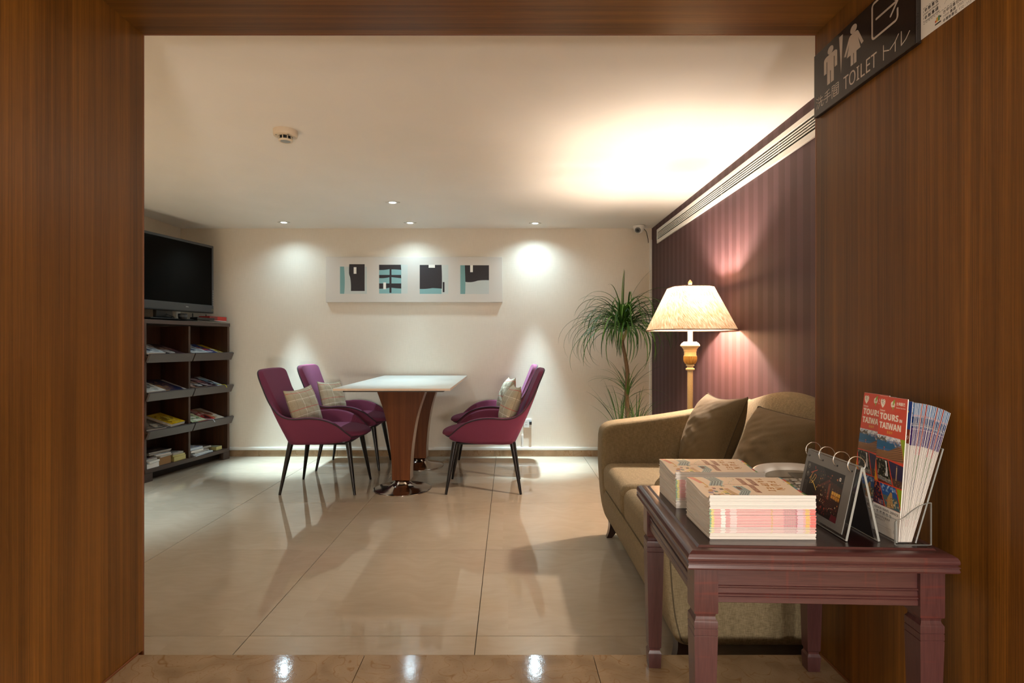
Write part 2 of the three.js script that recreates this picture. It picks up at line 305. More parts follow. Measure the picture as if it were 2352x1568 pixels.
downlight(-2.62, 2.30, CEIL, 'soft ceiling downlight behind the left veneered lining, beside the left wall', SOFT, [FLOOD_CD, SPILL_CD], M.glow, 0.37, 1, [-2.64, 0, 2.2]);
for (const [x, d, a] of [[-0.62, -0.6, [-0.75, 0.5, 0.9]], [0.30, -0.75, [0.45, 0.4, 0.9]], [0.0, -3.0, [0, 0, -2.6]]])
  downlight(x, d, 2.45, ['warm downlight of the lobby near the left veneered lining', 'warm downlight of the lobby in front of the side table', 'warm downlight in the middle of the lobby'][x < -0.1 ? 0 : x > 0.1 ? 1 : 2], LOBBY, LOBBY_CD, M.glowWarm, 1.05, 0.9, a);

// two globe lamps on stands in the lobby, behind the photographer
for (const [x, d, h, label] of [[0.25, -1.2, 0.47, 'low globe floor lamp in the lobby close behind the photographer'], [0.70, -2.5, 0.52, 'low globe floor lamp deeper in the lobby, nearer the right wall']]) {
  const t = thing('globe_lamp', label, 'lamp', V(x, SILL, d));
  part(t, 'base', lathe([[0.0001, 0], [0.14, 0], [0.142, 0.012], [0.03, 0.03], [0.014, 0.05]], 36), M.rim); part(t, 'pole', new THREE.CylinderGeometry(0.012, 0.012, h - 0.13, 16).translate(0, 0.04 + (h - 0.13) / 2, 0), M.rim);
  part(t, 'bulb', new THREE.SphereGeometry(0.13, 36, 24).translate(0, h, 0), std({ color: 0xffffff, emissive: LOBBY, emissiveIntensity: 8 }));
  const l = new THREE.PointLight(LOBBY, GLOBE_CD, 0, 2); l.position.set(0, h, 0); l.castShadow = true; l.shadow.radius = 6.5; l.name = 'globe_lamp_light'; t.add(l);
}

// smoke detector
{
  const t = thing('smoke_detector', 'round white smoke detector on the bare ceiling', 'smoke detector', V(-1.11, CEIL, 2.70));
  part(t, 'housing', lathe([[0.0575, 0], [0.058, -0.018], [0.056, -0.027], [0.050, -0.030], [0.034, -0.031]], 48), M.det = std({ color: 0xd8c6ac, roughness: 0.35 }));
  part(t, 'sensor_core', lathe([[0.026, -0.030], [0.025, -0.046]], 32), M.black);
  for (let i = 0; i < 9; i++) { const a = i / 9 * Math.PI * 2 + 0.2; part(t, 'rib', new THREE.BoxGeometry(0.004, 0.018, 0.004).translate(Math.cos(a) * 0.032, -0.039, Math.sin(a) * 0.032), M.det); }
  part(t, 'cap', lathe([[0.033, -0.046], [0.0335, -0.050], [0.030, -0.054], [0.026, -0.0545], [0.025, -0.053], [0.0001, -0.053]], 40), M.det);
  part(t, 'mesh_disc', lathe([[0.024, -0.0532], [0.0001, -0.0545]], 30), std({ color: 0x8d8f8a, roughness: 0.4 }));
  for (const a of [0.9, 2.4]) part(t, 'status_slot', new THREE.BoxGeometry(0.010, 0.002, 0.003).translate(Math.cos(a) * 0.045, -0.0305, Math.sin(a) * 0.045), M.black);
}
// security camera
{
  const t = thing('security_camera', 'small white dome security camera in the ceiling corner', 'camera', V(1.168, CEIL, 4.86));
  part(t, 'base', lathe([[0.0001, 0], [0.050, 0], [0.052, -0.006], [0.050, -0.022], [0.046, -0.026]], 36), M.white);
  const dome = new THREE.SphereGeometry(0.046, 32, 20, 0, Math.PI * 2, Math.PI / 2, Math.PI / 2); dome.translate(0, -0.024, 0); part(t, 'dome', dome, M.white);
  const eye = new THREE.Vector3(-0.42, -0.55, 0.72).normalize();
  const q = new THREE.Quaternion().setFromUnitVectors(new THREE.Vector3(0, 1, 0), eye), c = new THREE.Vector3(0, -0.024, 0).addScaledVector(eye, 0.034);
  const put = (g) => g.applyQuaternion(q).translate(c.x, c.y, c.z);
  part(t, 'lens_ring', put(lathe([[0.026, 0], [0.026, 0.010], [0.022, 0.013], [0.014, 0.012]], 28)), std({ color: 0x6e6a66, roughness: 0.35, metalness: 0.4 }));
  part(t, 'lens', put(lathe([[0.0145, 0.011], [0.010, 0.016], [0.0001, 0.018]], 24)), M.black);
  part(t, 'cable', tube([new THREE.Vector3(0.040, -0.030, 0.01), new THREE.Vector3(0.062, -0.048, 0), new THREE.Vector3(0.088, -0.070, -0.06), new THREE.Vector3(0.108, -0.100, -0.104), new THREE.Vector3(0.112, -0.135, -0.106)], 0.0028, 30), M.black);
}
// long air grille on the plum wall
{
  const t = thing('air_grille', 'long white slotted air grille high on the plum striped wall', 'vent', V(XR, 1.9745, 3.2));
  const W = 2.98, H = 0.121, zc = -0.085;                       // from 1.80 to 4.777
  const at = (g) => g.translate(0, 0, zc);
  part(t, 'frame', at(merge([box(0.012, 0.026, W, -0.006, H / 2 - 0.013, 0, 0.002), box(0.012, 0.030, W, -0.006, -H / 2 + 0.015, 0, 0.002), box(0.012, H, 0.014, -0.006, 0, -W / 2 + 0.007, 0.002), box(0.012, H, 0.014, -0.006, 0, W / 2 - 0.007, 0.002)])), M.white);
  part(t, 'back_plate', at(box(0.002, H - 0.03, W - 0.02, 0.001 - 0.0025, 0, 0, 0)), std({ color: 0x2b241c, roughness: 0.9 }));
  for (let i = 0; i < 4; i++) { const g = box(0.010, 0.0052, W - 0.024, 0, 0, 0, 0.001); g.rotateZ(0.25); g.translate(-0.0065, H / 2 - 0.026 - (i + 1) * 0.0130 + 0.0002, 0); part(t, 'louvre', at(g), M.white); }
  for (const z of [-1.42, -0.05, 0.66, 1.2]) part(t, 'bridge', at(box(0.006, H - 0.05, 0.004, -0.0052, 0, z, 0)), std({ color: 0xb5a999, roughness: 0.5 }));
}
// picture
{
  const t = thing('wall_picture', 'long white canvas picture with four abstract squares in black and teal', 'picture', V(-0.8605, 1.617, DB - 0.0185));
  part(t, 'canvas', box(1.61, 0.413, 0.036, 0, 0, 0, 0.003), M.canvas = std({ color: 0xcfc6ba, roughness: 0.7 }));
  const draw = (x, w, h) => {
    x.fillStyle = '#cbc2b6'; x.fillRect(0, 0, w, h); const K = '#2c2323', T = '#7fa7a4', T2 = '#6f9691', G = '#b9bcb4', G2 = '#bfc3ba', Y = '#e6dfd2';
    const S = w / 2116, P = (a, f) => { x.fillStyle = f; x.beginPath(); a.forEach(([p, q, r, s], i) => { const X = (p - 102) * S, Yy = (q - 115) * S; i ? (r !== undefined ? x.quadraticCurveTo((r - 102) * S, (s - 115) * S, X, Yy) : x.lineTo(X, Yy)) : x.moveTo(X, Yy); }); x.closePath(); x.fill(); };
    const R = (a, b, c, d, f) => P([[a, b], [c, b], [c, d], [a, d]], f);
    R(270, 230, 592, 555, G); P([[270, 228], [318, 228], [320, 555, 334, 400], [270, 555]], T2);
    P([[382, 199], [567, 199], [567, 521], [401, 521], [390, 350, 405, 420], [378, 290, 376, 320], [382, 199, 378, 230]], K); R(570, 230, 592, 555, '#b4b9b2'); R(434, 235, 467, 314, Y); R(567, 199, 570, 524, '#ddd6cb');
    R(740, 206, 1082, 552, G2); R(740, 206, 1006, 552, T);
    P([[740, 206], [1000, 206], [1006, 268], [888, 262, 950, 262], [888, 328], [1003, 328], [1006, 368], [888, 355, 950, 362], [888, 430], [1006, 430], [1006, 492], [888, 482, 950, 490], [888, 543], [864, 543], [864, 482], [740, 494, 800, 496], [740, 430], [864, 430], [864, 356], [740, 366, 800, 372], [740, 328], [866, 328], [866, 258], [740, 268, 800, 272]], K); R(790, 418, 823, 500, Y);
    R(1228, 208, 1572, 556, G2); R(1228, 208, 1490, 556, T); P([[1228, 208], [1490, 208], [1494, 494, 1498, 350], [1380, 486, 1440, 488], [1228, 496, 1300, 500]], K); R(1335, 205, 1411, 242, Y); R(1504, 414, 1526, 535, K);
    R(1716, 212, 2060, 557, G); P([[1716, 212], [1770, 212], [1774, 557, 1782, 400], [1716, 557]], T2);
    P([[1770, 212], [2060, 212], [2060, 392], [1920, 398, 1980, 388], [1777, 412, 1850, 424]], K); R(1834, 212, 1867, 295, Y);
  };
  const p = part(t, 'print', planeFacing(1.604, 0.407), std({ map: ctex(2048, 520, draw), roughness: 0.7 })); p.position.z = 0.0185;
}
// socket on the back wall with its duct
{
  const t = thing('wall_socket', 'white wall socket behind the right pair of chairs, with a duct below', 'socket', V(0.175, 0.303, DB));
  part(t, 'plate', box(0.072, 0.078, 0.012, 0, 0, 0.006, 0.003), M.trunking);
  part(t, 'duct', box(0.018, 0.112, 0.012, -0.047, -0.161, 0.006, 0.002), M.trunking);
  part(t, 'plug', box(0.022, 0.030, 0.024, 0.026, 0.006, 0.024, 0.004), M.black);
  for (const [a, b] of [[-0.02, 0.012], [-0.008, 0.012], [-0.02, -0.012], [-0.008, -0.012]]) part(t, 'slot', new THREE.BoxGeometry(0.003, 0.009, 0.001).translate(a, b, 0.0123), M.black);
}

// ---------------------------------------------------------------- dining table
{
  const t = thing('dining_table', 'dining table with a pale laminate top on two flared walnut legs', 'table', V(-0.755, 0, 4.225));
  part(t, 'table_top', box(0.756, 0.016, 1.45, 0, 0.7355, 0, 0.0015), M.laminate);
  part(t, 'edge_band', merge([box(0.7575, 0.0135, 1.4515, 0, 0.7345, 0, 0.001)]), M.laminateEdge);
  part(t, 'sub_frame', box(0.66, 0.012, 1.35, 0, 0.7215, 0, 0.001), M.darkFrame);
  const half = [[0.176, 0.7155], [0.150, 0.645], [0.125, 0.57], [0.104, 0.49], [0.088, 0.40], [0.076, 0.31], [0.068, 0.22], [0.064, 0.14], [0.064, 0.072]];
  const pts = spline(half.map(([a, b]) => [a, b]), 40), L = pts.map((p) => [-p.x, p.y]).reverse(), R = pts.map((p) => [p.x, p.y]);
  const legG = triUV(extr([...R, ...L], 0.126, 0.001)); legG.translate(0, 0, -0.077);
  const strip = (s) => gridGeo(pts.map((p) => [new THREE.Vector3(s * (p.x + 0.0006), p.y, s > 0 ? 0.0480 : -0.0760), new THREE.Vector3(s * (p.x + 0.0006), p.y, s > 0 ? -0.0760 : 0.0480)]));
  const edgeG = merge([strip(1), strip(-1)]);
  for (const z of [0.366, -0.376]) {
    const l = part(t, 'leg', legG, M.tableWood); l.position.z = z;
    part(l, 'leg_edge', edgeG, std({ color: 0xb8a592, roughness: 0.4 }));
    const b = part(t, 'base_disc', lathe([[0.203, 0], [0.205, 0.003], [0.203, 0.007], [0.185, 0.011], [0.14, 0.017], [0.10, 0.025], [0.072, 0.038], [0.056, 0.056], [0.050, 0.074], [0.0001, 0.075]], 72), M.chrome); b.position.z = z;
  }
}

// ---------------------------------------------------------------- chairs
function chairParts(t) {
  const T0 = [[0.232, 0.400, 0.226], [0.205, 0.424, 0.238], [0.150, 0.470, 0.246], [0.085, 0.503, 0.250], [0.010, 0.520, 0.252], [-0.065, 0.523, 0.252], [-0.140, 0.518, 0.252], [-0.205, 0.527, 0.250], [-0.262, 0.560, 0.247], [-0.318, 0.632, 0.240], [-0.362, 0.722, 0.230], [-0.396, 0.797, 0.218], [-0.412, 0.832, 0.196], [-0.419, 0.845, 0.155], [-0.423, 0.848, 0.08], [-0.425, 0.849, 0]];
  const B0 = [[0.222, 0.372, 0.200], [0.200, 0.364, 0.206], [0.150, 0.356, 0.210], [0.095, 0.350, 0.212], [0.04, 0.346, 0.213], [-0.015, 0.344, 0.213], [-0.07, 0.342, 0.213], [-0.115, 0.341, 0.212], [-0.150, 0.341, 0.209], [-0.180, 0.342, 0.200], [-0.202, 0.344, 0.184], [-0.214, 0.345, 0.160], [-0.220, 0.346, 0.130], [-0.223, 0.346, 0.09], [-0.225, 0.346, 0.045], [-0.226, 0.346, 0]];
  const mir = (a) => [...a, ...a.slice(0, -1).reverse().map(([x, y, z]) => [x, y, -z])];
  const N = 120, Tc = spline(mir(T0), N), Bc = spline(mir(B0), N), rows = [], rim = [];
  const inN = (i) => { const a = Bc[Math.max(0, i - 2)].clone().lerp(Tc[Math.max(0, i - 2)], 0.5), b = Bc[Math.min(N, i + 2)].clone().lerp(Tc[Math.min(N, i + 2)], 0.5), d = b.sub(a); return new THREE.Vector3(-d.z, 0, d.x).normalize(); };
  for (let i = 0; i <= N; i++) {
    const n = inN(i); if (n.x * 0.05 + n.z * -Math.sign(Bc[i].z || 1) < -0.5 || (Math.abs(Bc[i].z) < 0.12 && n.x < 0)) n.negate();
    const th = 0.034 * Math.min(1, 0.35 + Math.min(i, N - i) / 14), row = [], up = Tc[i].clone().sub(Bc[i]).normalize();
    for (let k = 0; k <= 8; k++) { const v = k / 8; row.push(Bc[i].clone().lerp(Tc[i], v).addScaledVector(n, -0.010 * Math.sin(Math.PI * v))); }
    for (let k = 1; k <= 4; k++) { const a = Math.PI * k / 5; row.push(Tc[i].clone().addScaledVector(n, th / 2 - th / 2 * Math.cos(a)).addScaledVector(up, th * 0.28 * Math.sin(a))); }
    for (let k = 8; k >= 0; k--) { const v = k / 8; row.push(Bc[i].clone().lerp(Tc[i], v).addScaledVector(n, th + 0.004 * Math.sin(Math.PI * v))); }
    rows.push(row); rim.push(Tc[i].clone().addScaledVector(n, -0.001).addScaledVector(up, 0.002));
  }
  const shell = gridGeo(rows, false, true), pan = Bc.map((p) => p.clone());
  part(t, 'shell', merge([triUV(shell), triUV(fan(rows[0])), triUV(fan(rows[N], true)), triUV(fan(pan, true))]), M.purple);
  part(t, 'shell_piping', tube(rim.filter((_, i) => i % 2 === 0), 0.0046, 160, 6), M.piping);
  // seat: rounded front, thick cushion
  const sh = new THREE.Shape(); sh.moveTo(-0.19, -0.185); sh.lineTo(0.12, -0.205); sh.bezierCurveTo(0.25, -0.205, 0.298, -0.15, 0.304, 0); sh.bezierCurveTo(0.298, 0.15, 0.25, 0.205, 0.12, 0.205); sh.lineTo(-0.19, 0.185); sh.closePath();
  let sg = new THREE.ExtrudeGeometry(sh, { depth: 0.028, bevelEnabled: true, bevelThickness: 0.026, bevelSize: 0.026, bevelOffset: -0.026, bevelSegments: 6, curveSegments: 20 });
  sg.rotateX(-Math.PI / 2); sg.translate(0, 0.388, 0); sg = mergeVerticesPos(sg); const sp = sg.attributes.position;
  for (let i = 0; i < sp.count; i++) { const x = sp.getX(i), y = sp.getY(i), z = sp.getZ(i), f = sstep(0.10, 0.30, x); sp.setY(i, y - 0.028 * f * sstep(0.36, 0.44, y) + 0.006 * Math.cos(z * 7) * sstep(0.40, 0.44, y)); if (y < 0.40) sp.setX(i, x - 0.05 * f); }
  sg.computeVertexNormals(); part(t, 'seat', triUV(toCreasedNormals(sg, 0.9)), M.purple);
  const pip = []; for (let i = 0; i <= 24; i++) { const p = new THREE.CubicBezierCurve(new THREE.Vector2(0.15, -0.206), new THREE.Vector2(0.26, -0.2), new THREE.Vector2(0.292, -0.1), new THREE.Vector2(0.2925, 0)).getPoint(i / 24); pip.push(p); }
  part(t, 'seat_piping', tube([...pip.map((p) => new THREE.Vector3(p.x - 0.01, 0.386, p.y)), ...pip.slice(0, -1).reverse().map((p) => new THREE.Vector3(p.x - 0.01, 0.386, -p.y))], 0.0042, 60, 6), M.piping);
  part(t, 'base_frame', merge([box(0.40, 0.012, 0.03, -0.005, 0.342, 0.165), box(0.40, 0.012, 0.03, -0.005, 0.342, -0.165), box(0.03, 0.012, 0.36, 0.18, 0.342, 0), box(0.03, 0.012, 0.36, -0.17, 0.342, 0)]), M.blackLeg);
  for (const [sx, sz] of [[1, 1], [1, -1], [-1, 1], [-1, -1]]) {
    const a = new THREE.Vector3(sx * 0.198, 0.350, sz * 0.168), b = new THREE.Vector3(sx * 0.256, 0, sz * 0.215), d = a.clone().sub(b), g = new THREE.CylinderGeometry(0.0195, 0.0085, d.length(), 20);
    g.applyQuaternion(new THREE.Quaternion().setFromUnitVectors(new THREE.Vector3(0, 1, 0), d.normalize())); g.translate((a.x + b.x) / 2, 0.175 + 0.0012, (a.z + b.z) / 2);
    part(t, 'leg', g, M.blackLeg);
  }
}
const chair = thing('armchair', 'purple upholstered dining chair at the left front of the table, nearest the veneered lining', 'chair', V(-1.305, 0, 3.915), 0, 'purple chairs around the dining table');
chairParts(chair);
for (const [x, d, turn, label] of [[-1.305, 4.615, 0.0, 'purple upholstered dining chair at the left rear of the table, before the back wall'], [-0.172, 3.925, Math.PI, 'purple upholstered dining chair at the right front of the table, its side towards the sofa'], [-0.184, 4.605, Math.PI, 'purple upholstered dining chair at the right rear of the table, mostly hidden behind another']]) {
  const c = chair.clone(); c.name = numbered('armchair'); c.position.copy(V(x, 0, d)); c.rotation.y = turn; scene.add(c); c.userData = { ...chair.userData, label };
}
// a stuffed cushion in its own frame: face towards +z, w wide, h high
function pillowGeo(w, h, th, pinch = 0.06, sag = 0, seed = 0, wr = 0.003) {
  const n = 44, face = (s) => {
    const rows = [];
    for (let i = 0; i <= n; i++) {
      const r = []; for (let j = 0; j <= n; j++) {
        const u = j / n * 2 - 1, v = i / n * 2 - 1, e = Math.pow(Math.max(0, 1 - Math.pow(Math.abs(u), 2.6)), 0.55) * Math.pow(Math.max(0, 1 - Math.pow(Math.abs(v), 2.6)), 0.55);
        const x = u * w / 2 * (1 - pinch * (1 - v * v)), y = v * h / 2 * (1 - pinch * (1 - u * u)) - sag * (1 - u * u) * Math.max(0, v);
        const wrk = wr * e * (noise(u * 0.9 + seed, v * 2.2 + seed * 2 + u * 1.2) + 0.35 * noise(u * 1.5 - seed, v * 4.5 - u * 2));
        r.push(new THREE.Vector3(x, y, s * (th / 2 * e + (s > 0 ? wrk : 0))));
      } rows.push(r);
    } return gridGeo(rows);
  };
  const f = face(1), b = face(-1); b.setIndex(Array.from(b.index.array).reverse()); b.computeVertexNormals();
  return mergeGeometries([clean(f), clean(b)]);
}
function seamLoop(w, h, pinch, sag = 0) { const p = []; for (let k = 0; k < 4; k++) for (let i = 0; i < 12; i++) { const t = i / 12 * 2 - 1, [u, v] = [[t, 1], [1, -t], [-t, -1], [-1, t]][k]; p.push(new THREE.Vector3(u * w / 2 * (1 - pinch * (1 - v * v)), v * h / 2 * (1 - pinch * (1 - u * u)) - sag * (1 - u * u) * Math.max(0, v), 0)); } return p; }
function cushion(name, label, group, pos, w, h, th, m, turn, lean, roll, seed, uvScale, sag = 0.01, wr = 0.003, pinch = 0.035) {
  const t = thing(name, label, 'cushion', pos, 0, group); t.rotation.set(0, 0, 0); t.rotation.order = 'YXZ'; t.rotation.y = turn; t.rotation.x = lean; t.rotation.z = roll;
  const g = pillowGeo(w, h, th, pinch, sag, seed, wr); if (uvScale) { const u = g.attributes.uv; for (let i = 0; i < u.count; i++) u.setXY(i, u.getX(i) * uvScale, u.getY(i) * uvScale); }
  part(t, 'cover', g, m); part(t, 'seam', tube(seamLoop(w, h, pinch, sag), 0.0022, 120, 5, true), m === M.plaid ? std({ color: 0x8f836b, roughness: 0.9 }) : M.seam);
  return t;
}
cushion('plaid_cushion', 'beige plaid cushion with red lines on the left front purple chair', 'plaid cushions', V(-1.462, 0.587, 3.875), 0.27, 0.275, 0.11, M.plaid, 1.16, -0.34, 0.10, 1.2, 0, 0.012);
cushion('plaid_cushion', 'beige plaid cushion with red lines on the left rear purple chair', 'plaid cushions', V(-1.492, 0.583, 4.60), 0.27, 0.275, 0.11, M.plaid, 1.15, -0.34, -0.04, 4.4, 0, 0.012);
cushion('plaid_cushion', 'beige plaid cushion seen edge-on, on the right front purple chair', 'plaid cushions', V(0.010, 0.593, 3.87), 0.27, 0.30, 0.12, M.plaid, -1.40, -0.36, 0.0, 7.7, 0, 0.012);
cushion('plaid_cushion', 'pale plaid cushion peeping out behind another, on the right rear purple chair', 'plaid cushions', V(-0.020, 0.60, 4.55), 0.28, 0.31, 0.11, M.plaid, -1.38, -0.34, 0.06, 9.1, 0, 0.012);

// ---------------------------------------------------------------- bookshelf in the corner, turned a little
const SH = new THREE.Vector3(-2.512 - 0.2 * 0.45 - 0.98 * 0.15, 0, -(4.89 - 0.98 * 0.45 + 0.2 * 0.15)), SHT = 1.3695;
const shelf = thing('bookshelf', 'dark wooden magazine rack with sloping shelves in the corner', 'bookshelf', SH, SHT);
const BAYS = [{ x0: -0.425, x1: -0.011 }, { x0: 0.011, x1: 0.425 }], LEVELS = [0.937, 0.650, 0.366], SLOPE = 0.30;
{
  const W = 0.90, D = 0.30, H = 1.213, side = (x) => box(0.024, H - 0.005, D - 0.004, x, H / 2 + 0.0025, -0.002, 0.001);
  part(shelf, 'side_panel', side(-0.437), M.shelfWood); part(shelf, 'side_panel', side(0.437), M.shelfWood);
  part(shelf, 'divider', box(0.020, H - 0.10, D - 0.02, 0, 0.062 + (H - 0.10) / 2, -0.006, 0.001), M.shelfWood);
  part(shelf, 'top_panel', box(W + 0.004, 0.030, D + 0.004, 0, H - 0.013, 0, 0.0015), M.shelfEdge);
  part(shelf, 'back_panel', box(W - 0.04, H - 0.09, 0.008, 0, 0.062 + (H - 0.09) / 2, -0.14, 0), M.shelfWood);
  part(shelf, 'bottom_panel', box(W - 0.02, 0.030, D - 0.004, 0, 0.080, 0.002, 0.001), M.shelfEdge);
  for (const x of [-0.41, 0.41]) part(shelf, 'foot', box(0.075, 0.064, 0.024, x, 0.032, 0.136, 0.001), M.shelfEdge);
  part(shelf, 'plinth', box(W - 0.06, 0.060, 0.012, 0, 0.032, 0.06, 0), std({ color: 0x241914, roughness: 0.7 }));
  for (const b of BAYS) for (const y of LEVELS) {
    const w = b.x1 - b.x0, cx = (b.x0 + b.x1) / 2, len = 0.285;
    const g = box(w, 0.014, len, 0, -0.007, -len / 2); g.rotateX(SLOPE); g.translate(cx, y, 0.150); part(shelf, 'sloping_shelf', g, M.shelfWood);
    const lipW = w + (b.x0 < -0.2 ? 0.016 : 0.034), lx = cx + (b.x0 < -0.2 ? -0.004 : 0.010);
    const l = box(lipW, 0.068, 0.016, 0, 0, 0, 0.0015); l.rotateX(0.42); l.translate(lx, y - 0.014, 0.172); part(shelf, 'lip', l, M.shelfLip);
  }
}
// covers of the magazines, one sheet of sixteen
const coverTex = ctex(1024, 1024, (x) => {
  const cols = [['#20191a', '#b7866a', '#d8d2ca'], ['#dfe2e0', '#8e8f93', '#3f4a63'], ['#1f3f86', '#d33a2c', '#e9eef2'], ['#e2b91e', '#2b2a26', '#f1ead2'], ['#191f3d', '#b88a57', '#4a3442'], ['#c9c3bb', '#41566e', '#8c3a34'], ['#d9e7ee', '#4f86a8', '#302b2a'], ['#b1322e', '#e2d3c1', '#2a2321'], ['#e7dcc8', '#8a4b33', '#b98a5a'], ['#d8dfb5', '#6b8f5d', '#e9e6d6'], ['#d8ab12', '#6a4a10', '#e8d063'], ['#2a2324', '#6b5752', '#a89a8f'], ['#d8d4cb', '#b0aba2', '#5b5751'], ['#3a2630', '#a36a70', '#dcc7be'], ['#e9e7e2', '#3b66a8', '#c5ccd6'], ['#4b4038', '#8c7a66', '#c7b79e']];
  cols.forEach((c, i) => {
    const ox = (i % 4) * 256, oy = Math.floor(i / 4) * 256; x.save(); x.beginPath(); x.rect(ox, oy, 256, 256); x.clip(); x.fillStyle = c[0]; x.fillRect(ox, oy, 256, 256);
    for (let k = 0; k < 26; k++) { x.globalAlpha = 0.35 + 0.5 * rnd(); x.fillStyle = c[1 + (rnd() < 0.5 ? 1 : 0)]; x.beginPath(); x.ellipse(ox + 40 + rnd() * 180, oy + 60 + rnd() * 150, 8 + rnd() * 40, 6 + rnd() * 26, rnd() * 3, 0, 7); x.fill(); }
    x.globalAlpha = 1; x.fillStyle = c[2]; x.fillRect(ox + 20, oy + 14, 150, 26); for (let k = 0; k < 7; k++) { x.fillStyle = k % 2 ? c[2] : c[1]; x.fillRect(ox + 20 + (k % 2) * 110, oy + 190 + Math.floor(k / 2) * 16, 40 + rnd() * 55, 7); }
    x.restore();
  });
});
M.cover = phys({ map: coverTex, roughness: 0.35, clearcoat: 0.3, clearcoatRoughness: 0.25 });
function coverGeo(w, d, cell, t = 0.0008) {            // a thin sheet, print on its upper side
  const g = new THREE.BoxGeometry(w, t, d), uv = g.attributes.uv, n = g.attributes.normal, cx = (cell % 4) / 4, cy = 1 - Math.floor(cell / 4) / 4 - 0.25;
  for (let i = 0; i < uv.count; i++) n.getY(i) > 0.5 ? uv.setXY(i, cx + 0.004 + uv.getX(i) * 0.242, cy + 0.004 + uv.getY(i) * 0.242) : uv.setXY(i, cx + 0.02, cy + 0.06);
  return g;
}
function magazine(label, local, w, d, t, cell, yaw, slope, pages, category = 'magazine', name = 'magazine') {   // local: place on the rack, in the rack's frame
  const g = new THREE.Group(); g.name = numbered(name); scene.add(g); tag(g, label, category);
  const q = new THREE.Matrix4().makeRotationY(SHT).setPosition(SH), l = new THREE.Matrix4().makeTranslation(...local).multiply(new THREE.Matrix4().makeRotationX(slope)).multiply(new THREE.Matrix4().makeRotationY(yaw));
  g.applyMatrix4(q.multiply(l));
  part(g, 'pages', box(w - 0.002, t - 0.0016, d - 0.002, 0, t / 2, 0, 0.0006), pages ?? M.paperEdge);
  const c = part(g, 'cover', coverGeo(w, d, cell), M.cover); c.position.y = t - 0.0004;
  const c2 = part(g, 'back_cover', coverGeo(w, d, cell), M.cover); c2.position.y = 0.0004;
  return g;
}
// on a sloping shelf: x across the rack, s the distance up the slope of the magazine's centre, lift above the board
function slopeMag(label, lev, x, s, w, d, t, cell, yaw, lift = 0, pages, category, name) {
  const y = LEVELS[lev] + s * Math.sin(SLOPE) + (lift + 0.0006) * Math.cos(SLOPE), z = 0.150 - s * Math.cos(SLOPE) + (lift + 0.0006) * Math.sin(SLOPE);
  return magazine(label, [x, y, z], w, d, t, cell, yaw, SLOPE, pages, category, name);
}
const S0 = 0.142;
// right bays (towards the back wall)
slopeMag('magazine with a yellow and black cover at the right end of the upper right bay', 0, 0.320, S0, 0.19, 0.262, 0.005, 3, 0.02);
slopeMag('blue and red magazine in the upper right bay, between a white and a yellow one', 0, 0.235, S0, 0.19, 0.262, 0.005, 2, 0.02, 0.0056);
slopeMag('white magazine with a grey picture, at the left of the upper right bay', 0, 0.115, S0, 0.19, 0.258, 0.006, 1, 0.03, 0.0112);
slopeMag('pale magazine with blue print under the others in the second right bay', 1, 0.300, S0, 0.20, 0.262, 0.005, 6, 0.02);
slopeMag('glossy magazine with people on a pale cover in the second right bay', 1, 0.205, S0, 0.20, 0.262, 0.006, 13, 0.03, 0.0056);
slopeMag('dark brown magazine at the left of the second right bay', 1, 0.105, S0 - 0.02, 0.17, 0.215, 0.004, 0, 0.02, 0.0122);
slopeMag('cream magazine with a brown picture at the right of the third right bay', 2, 0.300, S0, 0.20, 0.262, 0.005, 8, 0.02);
slopeMag('magazine with a red cover in the middle of the third right bay', 2, 0.185, S0, 0.20, 0.26, 0.005, 7, 0.03, 0.0056);
slopeMag('thin pale green magazine at the front of the third right bay', 2, 0.105, S0 - 0.045, 0.16, 0.16, 0.004, 9, 0.02, 0.0112);
// left bays
slopeMag('dark magazine with a brown face on it in the upper left bay', 0, -0.190, S0, 0.20, 0.262, 0.006, 0, 0.02, 0.0048);
slopeMag('thin magazine with a dark violet cover at the right of the upper left bay', 0, -0.110, S0, 0.19, 0.262, 0.004, 13, 0.0);
slopeMag('white thick magazine at the left of the upper left bay', 0, -0.330, S0 - 0.012, 0.165, 0.235, 0.012, 1, -0.02, 0.0112);
slopeMag('navy magazine with a small gold picture in the second left bay', 1, -0.165, S0, 0.21, 0.262, 0.006, 4, 0.02, 0.0048);
slopeMag('grey magazine with dark blocks at the right of the second left bay', 1, -0.106, S0, 0.185, 0.262, 0.004, 5, 0.0);
slopeMag('white magazine with faint print at the left of the second left bay', 1, -0.330, S0 - 0.012, 0.17, 0.24, 0.009, 12, -0.02, 0.0112);
slopeMag('dark magazine under the yellow book in the third left bay', 2, -0.250, S0, 0.30, 0.262, 0.006, 11, -0.02);
slopeMag('thick yellow book lying askew in the third left bay', 2, -0.125, S0 - 0.005, 0.155, 0.225, 0.022, 10, 0.12, 0.0066, undefined, 'book', 'book');
slopeMag('brown and black magazine at the left front of the third left bay', 2, -0.322, S0 - 0.03, 0.18, 0.19, 0.010, 15, -0.03, 0.0066);
